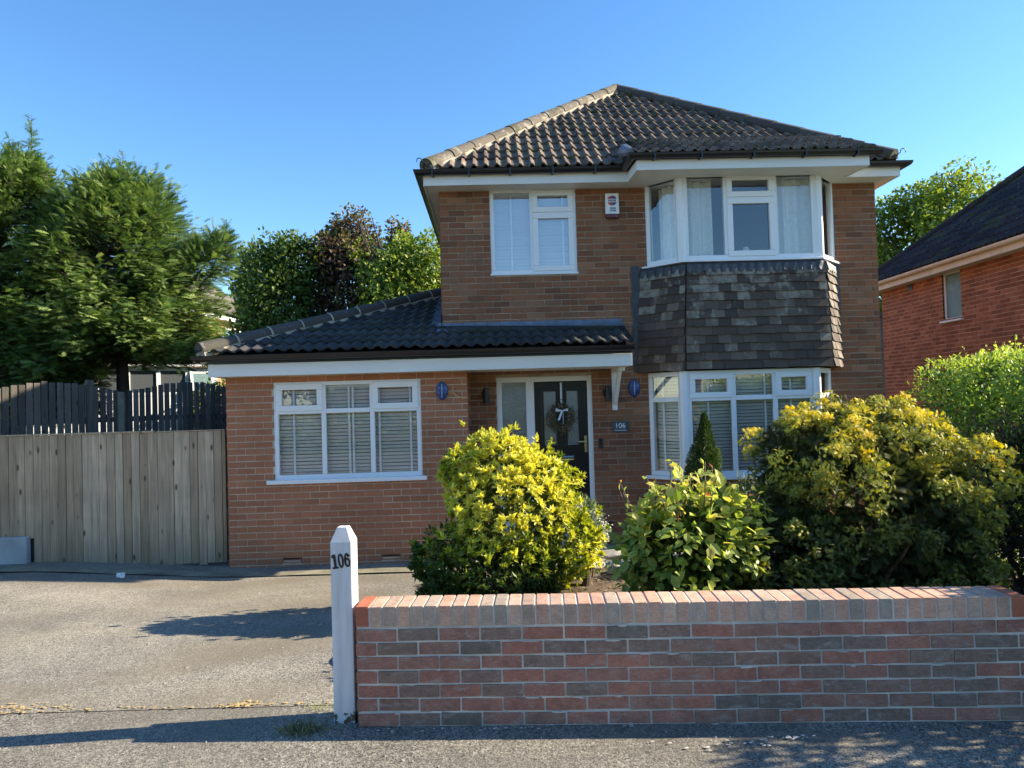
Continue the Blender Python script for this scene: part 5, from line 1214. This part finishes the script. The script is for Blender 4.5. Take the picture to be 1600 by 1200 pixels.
# weeds at the post foot, white pebble litter on the drive
def tuft(name, x, y, z, n, r, h, mat, label, cat, vlo=0, vhi=1):
    P = np.stack([x + RNG.normal(0, r, n), y + RNG.normal(0, r * .6, n), np.full(n, z)], 1)
    d = unit(np.stack([RNG.normal(0, .8, n), RNG.normal(0, .8, n), RNG.uniform(.3, 1, n)], 1))
    return tag(scatter(name, None, mat, P, d, rand_unit(n), RNG.uniform(h * .4, h, n), TL, RNG.uniform(vlo, vhi, n), .10), label, cat)
tuft('grass_weed', -1.17, 3.84, .004, 260, .060, .060, M['leaf_weed'], 'thin grass weed growing from the pavement left of the gate post', 'weed')['kind'] = 'stuff'
tuft('leafy_weed', -1.18, 4.12, .008, 60, .035, .025, M['leaf_hedge'], 'tiny yellow green weed in the driveway seam by the gate post', 'weed', .6, 1)['kind'] = 'stuff'
cs = [(-1.27 + .55 * random.random() ** 1.0, 7.45 - .4 * random.random()) for _ in range(0)]
mb = MB(); rg = random.Random(2)
for (x, y) in [(-4.55, 8.15), (-4.52, 8.18), (-4.5, 8.13)]: mb.prism([(x + .028 * math.cos(t * 1.26), y + .02 * math.sin(t * 1.26)) for t in range(5)], gz(x, y) + .01, gz(x, y) + .04 + rg.uniform(0, .02))
tag(mb.build('crumpled_paper', M['white'], bevel=.006), 'small scrap of crumpled white litter on the driveway near the fence', 'litter')
mb = MB()
for i in range(260):
    x = rg.uniform(-7.0, -1.2); y = rg.uniform(4.5, 8.4); s_ = rg.uniform(.003, .009)
    z = gz(x, y) + .004 + .012 * math.sin(x * 1.3 + .5) * math.sin(y * 1.1) * min(1, (y - 4.16)); mb.prism([(x + s_ * math.cos(t * 1.57), y + s_ * .7 * math.sin(t * 1.57)) for t in range(4)], z - .002, z + s_ * .8)
for i in range(160):
    x = rg.uniform(-3.2, 3.2); y = rg.uniform(3.1, 3.9); s_ = rg.uniform(.002, .006); mb.prism([(x + s_ * math.cos(t * 1.57), y + s_ * .7 * math.sin(t * 1.57)) for t in range(4)], 0, .002 + s_ * .8)
tag(mb.build('loose_grit', M['rock']), 'loose grit and tiny stones scattered on the tarmac', 'grit', kind='stuff')

# ================================================================ trees
CON = spray_tmpl(4, .55, .085, .22)
def conifer(name, label, x, y, z0, h, prof, seed, n_br=230, dens=24, leaders=(), base=.2, lobes=()):
    """prof(t) -> radius at relative height t"""
    t_ = thing(name, label, 'tree', (x, y, z0), 0, None); rg = random.Random(seed)
    tr = MB(); tr.tube([(0, 0, -.1), (.02, 0, h * .25), (-.02, .02, h * .6), (0, 0, h)], [.17, .13, .075, .012], 10)
    br = MB(); P = []; D = []; U = []; S = []; VV = []
    for i in range(n_br):
        t = rg.random() ** .9; zb = h * (base + (.98 - base) * t) if i % 6 else h * rg.uniform(base, base + .12)
        tt = (zb / h - base) / (1 - base); az = rg.uniform(0, 2 * math.pi); rl = prof(tt, az) * rg.uniform(.72, 1.06); up = .10 + .75 * tt * tt + rg.uniform(-.12, .16)
        dirv = np.array([math.cos(az), math.sin(az), 0]); pts = []
        for k in range(6):
            s_ = k / 5; pts.append(np.array([0, 0, zb]) + dirv * rl * s_ + Z * (rl * up * s_ * s_ * .8 - .05 * rl * s_))
        if math.sin(3.1 * az + seed) * math.sin(zb * 3.3 + az + seed) < -.45: continue
        br.tube([tuple(q) for q in pts], [.030 * (1 - .85 * k / 5) * (1 - .5 * tt) + .003 for k in range(6)], 5, cap=False)
        nb = int(dens * (.5 + rl * .55))
        for k in range(nb):
            s_ = 1 - (rg.random() ** 1.5) * .72; j = min(4, int(s_ * 5)); f = s_ * 5 - j; p = pts[j] * (1 - f) + pts[j + 1] * f
            tang = unit(pts[j + 1] - pts[j]); side = np.cross(tang, Z); sg_ = rg.choice((-1, 1)); sd_ = rg.uniform(.1, 1.1)
            P.append(p + RNG.normal(0, .05, 3) * (1 + s_)); D.append(tang * .8 + side * sg_ * sd_ + Z * rg.uniform(-.35, .35)); U.append(Z + RNG.normal(0, .45, 3)); S.append(rg.uniform(.12, .25) * (1 - .25 * tt))
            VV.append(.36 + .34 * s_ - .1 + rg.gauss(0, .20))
    for (lx, ly, lz, lr, lh) in lobes:
        for k in range(int(2600 * lr * lh)):
            d = np.array([rg.gauss(0, 1), rg.gauss(0, 1), rg.gauss(0, 1)]); d /= np.linalg.norm(d); q = rg.uniform(.3, 1.0)
            P.append(np.array([lx + d[0] * lr * q, ly + d[1] * lr * q, lz + d[2] * lh * q])); D.append(d * [1, 1, .6] + np.array([.25, 0, .5])); U.append(np.array([rg.gauss(0, .5), -.3 + rg.gauss(0, .5), .8])); S.append(rg.uniform(.14, .27)); VV.append(.5 + rg.gauss(0, .18))
    for (lx, ly, lz0, lz1) in leaders:
        n = int((lz1 - lz0) * 60); br.tube([(lx * .75, ly, lz0 - .5), (lx, ly, lz0), (lx + .03, ly, lz1)], [.03, .015, .004], 5)
        for k in range(n):
            s_ = k / n; zz_ = lz0 + (lz1 - lz0) * s_; az = rg.uniform(0, 6.28); q = np.array([math.cos(az), math.sin(az), rg.uniform(.2, .9)])
            P.append(np.array([lx, ly, zz_])); D.append(q); U.append(Z + RNG.normal(0, .4, 3)); S.append((.30 * (1 - s_) + .11) * rg.uniform(.7, 1.2)); VV.append(.6 + rg.gauss(0, .15))
    tr.build('trunk', M['bark'], t_, smooth=True); br.build('branches', M['bark'], t_)
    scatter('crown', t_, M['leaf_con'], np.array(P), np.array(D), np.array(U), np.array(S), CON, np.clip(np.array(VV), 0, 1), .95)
    return t_
gzb = .3
def profA(t, az):
    r = 1.80 * (1 - t) ** .48 * (.80 + .20 * min(1, t * 5)) + .15
    return r * (1.0 + .06 * max(0, math.cos(az)))
def profB(t, az): return 1.9 * (1 - t) ** .5 * (.8 + .2 * min(1, t * 4)) + .12
conifer('cypress_tree', 'tall feathery cypress tree nearest the house behind the picket fence', -7.25, 13.2, gzb, 5.65, profA, 5, 800, 58, base=.42, lobes=[(1.65, -.2, 4.15, .42, .45), (1.95, -.2, 4.35, .25, .5), (.75, -.1, 5.0, .4, .5), (-.6, 0, 5.0, .4, .45)],
        leaders=[(0.05, 0, 5.2, 6.35), (.68, -.2, 5.0, 5.85), (-.55, 0, 5.0, 5.7), (1.35, -.1, 4.1, 4.75), (2.05, -.2, 4.2, 4.95), (1.75, -.2, 4.2, 4.7)])
conifer('cypress_tree', 'tall feathery cypress tree at the left edge behind the picket fence', -9.25, 12.9, gzb, 6.15, profB, 8, 900, 58, base=.22, lobes=[(.55, 0, 5.5, .35, .6), (-.5, 0, 5.6, .4, .4), (1.1, -.1, 4.9, .4, .5)],
        leaders=[(.55, 0, 5.5, 6.95), (-.4, 0, 5.6, 6.4), (.95, -.2, 5.3, 6.0), (-.9, 0, 5.2, 6.1), (1.35, 0, 4.9, 5.5)])
# thin second stem seen between fence and crown
def broad(name, label, x, y, z0, trunk_h, ells, n, size, mat, mat2=None, seed=1, thr=-.75, sc=1.6, bias=0.0, tr=.16, tmpl=TL, asp=.7, group=None, up=.1):
    t_ = thing(name, label, 'tree', (x, y, z0), 0, group)
    mb = MB(); rg = random.Random(seed); mb.tube([(0, 0, -.1), (.03, 0, trunk_h * .5), (0, .05, trunk_h)], [tr, tr * .8, tr * .6], 9); mb.build('trunk', M['bark'], t_, smooth=True)
    br = MB()
    for e in ells:
        for k in range(7):
            d = Vector((rg.uniform(-1, 1), rg.uniform(-1, 1), rg.uniform(-.5, 1))).normalized(); tip = Vector((e[0] + d.x * e[3] * .8, e[1] + d.y * e[4] * .8, e[2] + d.z * e[5] * .8)); b0_ = Vector((0, 0, trunk_h * rg.uniform(.6, 1)))
            m_ = (b0_ + tip) / 2 + Vector((rg.uniform(-.2, .2), rg.uniform(-.2, .2), rg.uniform(-.1, .2))); br.tube([b0_, m_, tip], [tr * .35, tr * .2, .01], 5, cap=False)
    br.build('branches', M['bark'], t_)
    P, Nn, r = cloud(ells, n, seed, .16, (.50, 1.08)); P, Nn, r = gap(P, Nn, [r], thr, sc, seed + 3)
    v = np.clip(.30 + bias + .35 * (r - .6) + .10 * clumpy(P, 2.6, seed) + RNG.normal(0, .15, len(P)), 0, 1)
    scatter('crown', t_, mat, P, unit(Nn * .5 + rand_unit(len(P)) + Z * up), unit(Z * .6 + Nn * .6 + rand_unit(len(P)) * .7), RNG.uniform(size * .7, size * 1.3, len(P)), tmpl, v, asp)
    return t_
# middle group behind the extension
broad('green_tree', 'dense green tree left of the dark copper tree behind the extension roof', -6.5, 20, .2, 2.6, [(0, 0, 4.3, 1.25, 1.3, 1.9), (-.5, 0, 5.1, .85, 1, 1.2), (.5, 0, 5.5, .8, .9, 1.1), (-.4, -.3, 3.0, 1.3, 1, 1.1), (.6, -.3, 3.2, 1.2, 1, 1.3)], 26000, .135, M['leaf_green'], seed=3, thr=-1.3, asp=.6)
broad('copper_tree', 'dark copper leaved tree in the middle of the group behind the extension roof', -4.55, 20.4, .2, 2.6, [(0, 0, 4.6, 1.3, 1.3, 1.8), (.05, 0, 6.0, .75, .8, 1.15), (-.45, 0, 5.8, .7, .8, .9), (1.1, 0, 4.3, 1.0, 1, 1.4), (0, 0, 3.0, 1.5, 1, 1.3), (1.35, .3, 6.1, .38, .4, .95)], 26000, .13, M['leaf_cop'], seed=9, thr=-1.2, asp=.65)
broad('lime_tree', 'bright lime green tree between the copper tree and the house', -2.85, 19.4, .2, 2.6, [(0, 0, 4.5, 1.15, 1.1, 1.6), (-.4, 0, 5.6, .6, .7, .95), (.6, 0, 4.9, .8, .9, 1.2), (.0, 0, 3.2, 1.3, 1, 1.2), (-1.1, -.2, 6.2, .45, .5, .9)], 20000, .13, M['leaf_yel'], seed=15, thr=-1.1, bias=.08, asp=.6)
# right background
broad('round_tree', 'round topped yellow green tree behind the gap between the two houses', 16.1, 26.5, .0, 4.2, [(0, 0, 6.6, 2.6, 2.4, 2.6), (.6, 0, 8.2, 1.5, 1.6, 1.9), (-1.3, -.2, 7.6, 1.5, 1.5, 1.6), (1.8, 0, 6.8, 1.5, 1.5, 1.7), (-1.6, 0, 4.8, 1.4, 1.4, 1.8), (.5, 0, 4.4, 2, 1.6, 1.8)], 36000, .16, M['leaf_yel'], seed=21, thr=-.75, sc=1.5, asp=.75, tr=.22, bias=.02)
broad('bare_topped_tree', 'sparse tree whose twigs show above the neighbouring roof at the right edge', 20.6, 26.5, 0, 5, [(0, 0, 8.2, 1.3, 1.5, 2.0), (-.9, 0, 8.6, .8, .8, .9)], 2600, .16, M['leaf_green'], seed=31, thr=-.2, asp=.6)
# further greenery closing the view between fences and houses
for i, (x, y, h_, lb) in enumerate([(-13.8, 21, 3.2, 'tall dark shrub left of the white conservatory'), (-6.9, 17.2, 2.3, 'low green shrub seen through the slats right of the conservatory'), (10.2, 30, 4.0, 'distant dark tree deep in the gap between the houses')]):
    broad('garden_shrub', lb, x, y, .1, h_ * .4, [(0, 0, h_ * .55, .9 + .3 * (i != 1), .8, h_ * .5)], 3500, .12, M['leaf_green'], seed=40 + i, thr=-2, tr=.08)

# ================================================================ background buildings, left
bh = thing('background_house', 'sunlit orange brick house with grey roof seen between the cypress and the green tree', 'house', (-10.75, 23.2, 0), math.atan2(29 - 23.2, .95))
# local x runs along the wall (away from the camera), local y to the left of it
A = bricks(0, 6.0, .3, 4.95, [(2.35, 3.75, 3.1, 4.72)], seed=60, bl=.229, bh=.0825)
brick_obj('wall', A, M['brick_far'], bh)
mb = MB(); wall_boxes(mb, 0.01, 5.99, .3, 4.95, .004, .25, [(2.35, 3.75, 3.1, 4.72)]); mb.box(.01, .26, .25, 6.5, .3, 4.95); mb.build('end_wall', M['mortar_ext'], bh)
A = bricks(0, 6.5, .3, 4.95, [], seed=61); brick_obj('wall', A, M['brick_far'], bh, tf=lambda u, p, z: (p, 6.5 - u, z))
TB = lambda a, d, z: (a, d + .03, z)
win(bh, TB, 2.35, 3.75, 3.1, 4.72, [3.05], [None, 4.3], {(1, 0), (1, 1)}, fw_=.08)
mb = MB(); mb.box(-.3, 6.2, -.32, -.29, 4.93, 5.10); mb.box(-.3, 6.2, -.29, .1, 4.93, 4.95); mb.box(-.32, -.3, -.3, 6.9, 4.93, 5.10); mb.build('fascia', M['upvc'], bh)
V, F_ = roof_plane((-.3, -.38, 5.12), (1, 0, 0), (0, 1, .62), 6.5, 4.3, lambda t: (t * .82, 6.5 - t * .3), gauge=.34, k=6, prof=prof_wave); npmesh('roof', V, [F_], M['tile_far'], bh)
V, F_ = roof_plane((-.34, 6.9, 5.12), (0, -1, 0), (1, 0, .62), 7.2, 4.3, lambda t: (t * .82, 7.2 - t * .82), gauge=.34, k=6, prof=prof_wave); npmesh('roof', V, [F_], M['tile_far'], bh)
mb = MB(); mb.add([(-.3, -.36, 5.08), (6.2, -.36, 5.08), (6.2, 3.3, 7.3), (3.3, 3.3, 7.3), (-.3, 6.9, 5.08)], [(0, 1, 2, 3), (0, 3, 4)]); mb.build('roof_underlay', M['black'], bh)
# conservatory
cv = thing('conservatory', 'white framed conservatory with a tilted top window seen over the picket fence', 'conservatory', (-10.4, 15.25, .2), R(35))
cw_ = 3.8; 
mb = MB()
mb.box(0, cw_, 0, .08, 0, 1.9); 
for i in range(7): x = i * cw_ / 6; mb.box(x - .045, x + .045, -.01, .09, 0, 2.6)
for z in (.75, 1.95, 2.55): mb.box(0, cw_, -.005, .085, z - .045, z + .045)
mb.box(cw_ - .08, cw_, 0, 3, 0, 1.9)
for i in range(5): y = i * 3 / 4; mb.box(cw_ - .09, cw_ + .01, y - .045, y + .045, 0, 2.6)
for z in (.75, 1.95, 2.55): mb.box(cw_ - .085, cw_ + .005, 0, 3, z - .045, z + .045)
mb.box(-.1, cw_ + .12, -.14, -.02, 2.60, 2.72); mb.build('frame', M['upvc'], cv, bevel=.006)
mb = MB(); mb.box(.05, cw_ - .05, .03, .05, .8, 2.52); mb.box(cw_ - .05, cw_ - .03, .05, 2.95, .8, 2.52); mb.build('glazing', M['slate'], cv)
mb = MB(); mb.add([(-.1, -.12, 2.70), (cw_ + .1, -.12, 2.70), (cw_ + .1, 3, 3.3), (-.1, 3, 3.3)], [(0, 1, 2, 3)])
for i in range(8): x = -.1 + i * (cw_ + .2) / 7; mb.add([(x - .03, -.14, 2.73), (x + .03, -.14, 2.73), (x + .03, 3, 3.35), (x - .03, 3, 3.35)], [(0, 1, 2, 3)])
mb.build('roof', M['upvc'], cv)
mb = MB(lambda x, y, z: (x, y - (2.5 - z) * .42, z)); xa, xb = cw_ * 5 / 6 + .05, cw_ - .05
mb.box(xa, xb, -.03, .01, 2.0, 2.06); mb.box(xa, xb, -.03, .01, 2.44, 2.5); mb.box(xa, xa + .06, -.03, .01, 2.06, 2.44); mb.box(xb - .06, xb, -.03, .01, 2.06, 2.44); mb.m = 1; mb.box(xa + .06, xb - .06, -.02, 0, 2.06, 2.44)
mb.build('vent_window', None, cv, mats=[M['upvc'], M['frost']])

# ================================================================ neighbour on the right
nh = thing('neighbour_house', 'orange brick house at the right edge with dark tiled hipped roof and cream gutter', 'house', (8.7, 16.55, 0), 0)
# local: wall runs toward the camera along -y at x = 0
on = [(2.33, 2.92, 3.09, 4.06)]
A = bricks(0, 5.75, -.5, 4.06, on, seed=70)
o = brick_obj('wall', A, M['brick_neigh'], nh, tf=lambda u, p, z: (p, -u, z))
mb = MB(lambda u, p, z: (p, -u, z)); wall_boxes(mb, .004, 5.746, -.5, 4.06, .004, .25, on); mb.build('mortar_bed', M['mortar_ext'], nh)
A = bricks(0, 6.0, -.5, 4.06, [], seed=71); brick_obj('wall', A, M['brick_neigh'], nh, tf=lambda u, p, z: (u, -5.75 + p, z))
mb = MB(); mb.box(.25, 6, -5.74, -5.5, -.5, 4.06); mb.box(.25, 6, -.25, 0, -.5, 4.06); mb.box(5.75, 6, -5.5, -.25, -.5, 4.06); mb.build('inner_wall', M['mortar'], nh)
TN = lambda a, d, z: (d + .03, -a, z)
fo = win(nh, TN, 2.33, 2.92, 3.09, 4.06, [], [None], set(), fw_=.05, glass='frost', sill=(2.28, 2.97, 3.055, 3.092, -.09))
mb = MB(TN); mb.box(1.12, 1.30, -.045, -.03, 3.90, 4.02); mb.build('air_vent', M['black'], nh)
NE = 4.13
mb = MB(); mb.box(-.33, -.31, -6.1, .32, NE - .12, NE + .02); mb.box(-.31, 0, -6.1, .32, NE - .10, NE - .085); mb.build('fascia', M['cream'], nh)
mb = MB(); gutter(mb, [(-.40, .35, NE + .045), (-.40, -6.15, NE + .045)], r=.06); mb.build('gutter', M['cream'], nh)
hw_ = 3.4; rs = 2.72; spn = math.hypot(hw_, rs); kn = hw_ / spn
V, F_ = roof_plane((-.42, .38, NE + .06), (0, -1, 0), (hw_, 0, rs), 6.55, spn, lambda t: (t * kn, 6.55 - t * kn), gauge=.30, prof=prof_wave, k=8, lift=.03); npmesh('roof', V, [F_], M['tile_neigh'], nh)
V, F_ = roof_plane((-.42, -6.17, NE + .06), (1, 0, 0), (0, hw_, rs), 6.8, spn, lambda t: (t * kn, 6.8 - t * kn), gauge=.30, prof=prof_wave, k=6, lift=.03); npmesh('roof', V, [F_], M['tile_neigh'], nh)
mb = MB(); mb.add([(-.42, .38, NE + .03), (-.42, -6.17, NE + .03), (6.38, -6.17, NE + .03), (6.38, .38, NE + .03), (2.9, -2.9, NE + rs)], [(0, 1, 4), (1, 2, 4), (2, 3, 4), (3, 0, 4), (0, 3, 2, 1)]); mb.build('roof_underlay', M['black'], nh)
hip_tiles((-.40, .36, NE + .10), (2.9, -2.9, NE + rs + .09), M['tile_neigh'], nh, r=.10, bed=False)
gb = thing('garden_building', 'narrow strip of grey brick building in the gap between the two houses', 'building', (9.2, 20.3, 0), 0)
M['brick_grey'] = m_brick('grey_brick', [(0, (.13, .115, .11)), (1, (.20, .175, .165))])
A = bricks(0, 2.4, 0, 3.85, [], seed=75); brick_obj('wall', A, M['brick_grey'], gb)
mb = MB(); mb.box(.004, 2.396, .004, 2.5, 0, 3.85); mb.build('inner_wall', M['mortar'], gb); mb = MB(); mb.box(-.1, 2.5, -.1, 2.6, 3.85, 3.97); mb.build('coping', M['leaddark'], gb)

# ================================================================ across the road, behind the camera (seen only as reflections)
for i, (x, y, h_, lb) in enumerate([(6.5, -17, 7.5, 'street tree across the road, rightmost, reflected in the bay windows'), (-.5, -16, 5.6, 'middle street tree across the road'), (-9.5, -18, 8.5, 'street tree across the road on the left')]):
    broad('street_tree', lb, x, y, 0, h_ * .4, [(0, 0, h_ * .62, 2.0, 2.0, h_ * .36), (1.3, 0, h_ * .5, 1.2, 1.3, h_ * .24), (-1.3, 0, h_ * .5, 1.2, 1.3, h_ * .22)], 9000, .26, M['leaf_green'], seed=50 + i, thr=-1.0, tr=.2)
fhg = thing('street_hedge', 'long green hedge across the road', 'hedge', (0, -12.5, 0))
ells = [(-14 + i * 1.6, 0, .8, 1.1, .6, 1.0) for i in range(19)]
P, Nn, r = cloud(ells, 14000, 3, .1, (.75, 1.05)); scatter('foliage', fhg, M['leaf_yel'], P, unit(Nn + rand_unit(len(P))), Nn, RNG.uniform(.12, .2, len(P)), TL, RNG.uniform(.2, .9, len(P)), .6)

for i, (x, w_) in enumerate([(-9.5, 8.0), (3.5, 9.0)]):
    oh = thing('street_house', ('brick house across the road on the left' if i == 0 else 'brick house across the road on the right') + ', seen only as a reflection', 'house', (x, -22, 0))
    ops = [(1, 2.6, 3.2, 4.3), (w_ - 2.8, w_ - 1, 3.2, 4.3), (1, 3, .8, 2.1), (w_ - 2.8, w_ - 1, .8, 2.1), (w_ / 2 - .5, w_ / 2 + .4, .1, 2.1)]
    mb = MB(); wall_boxes(mb, 0, w_, -.2, 5, -.25, 0, ops); mb.build('wall', M['brick_neigh'], oh)
    mb = MB(); mb.box(0, w_, -7, -.6, -.2, 5); mb.build('inner_wall', M['frost'], oh)
    mb = MB(); mb.add([(-.4, .4, 5), (w_ + .4, .4, 5), (w_ + .4, -7.4, 5), (-.4, -7.4, 5), (3.2, -3.5, 7.8), (w_ - 3.2, -3.5, 7.8)], [(0, 1, 5, 4), (1, 2, 5), (2, 3, 4, 5), (3, 0, 4), (0, 3, 2, 1)]); mb.build('roof', M['tile_main'], oh)
    for o in ops[:4]:
        mb = MB(); a, b, c, d = o; mb.box(a, b, -.2, -.12, c, c + .08); mb.box(a, b, -.2, -.12, d - .08, d); mb.box(a, a + .08, -.2, -.12, c + .08, d - .08); mb.box(b - .08, b, -.2, -.12, c + .08, d - .08); mb.build('window', M['upvc'], oh)
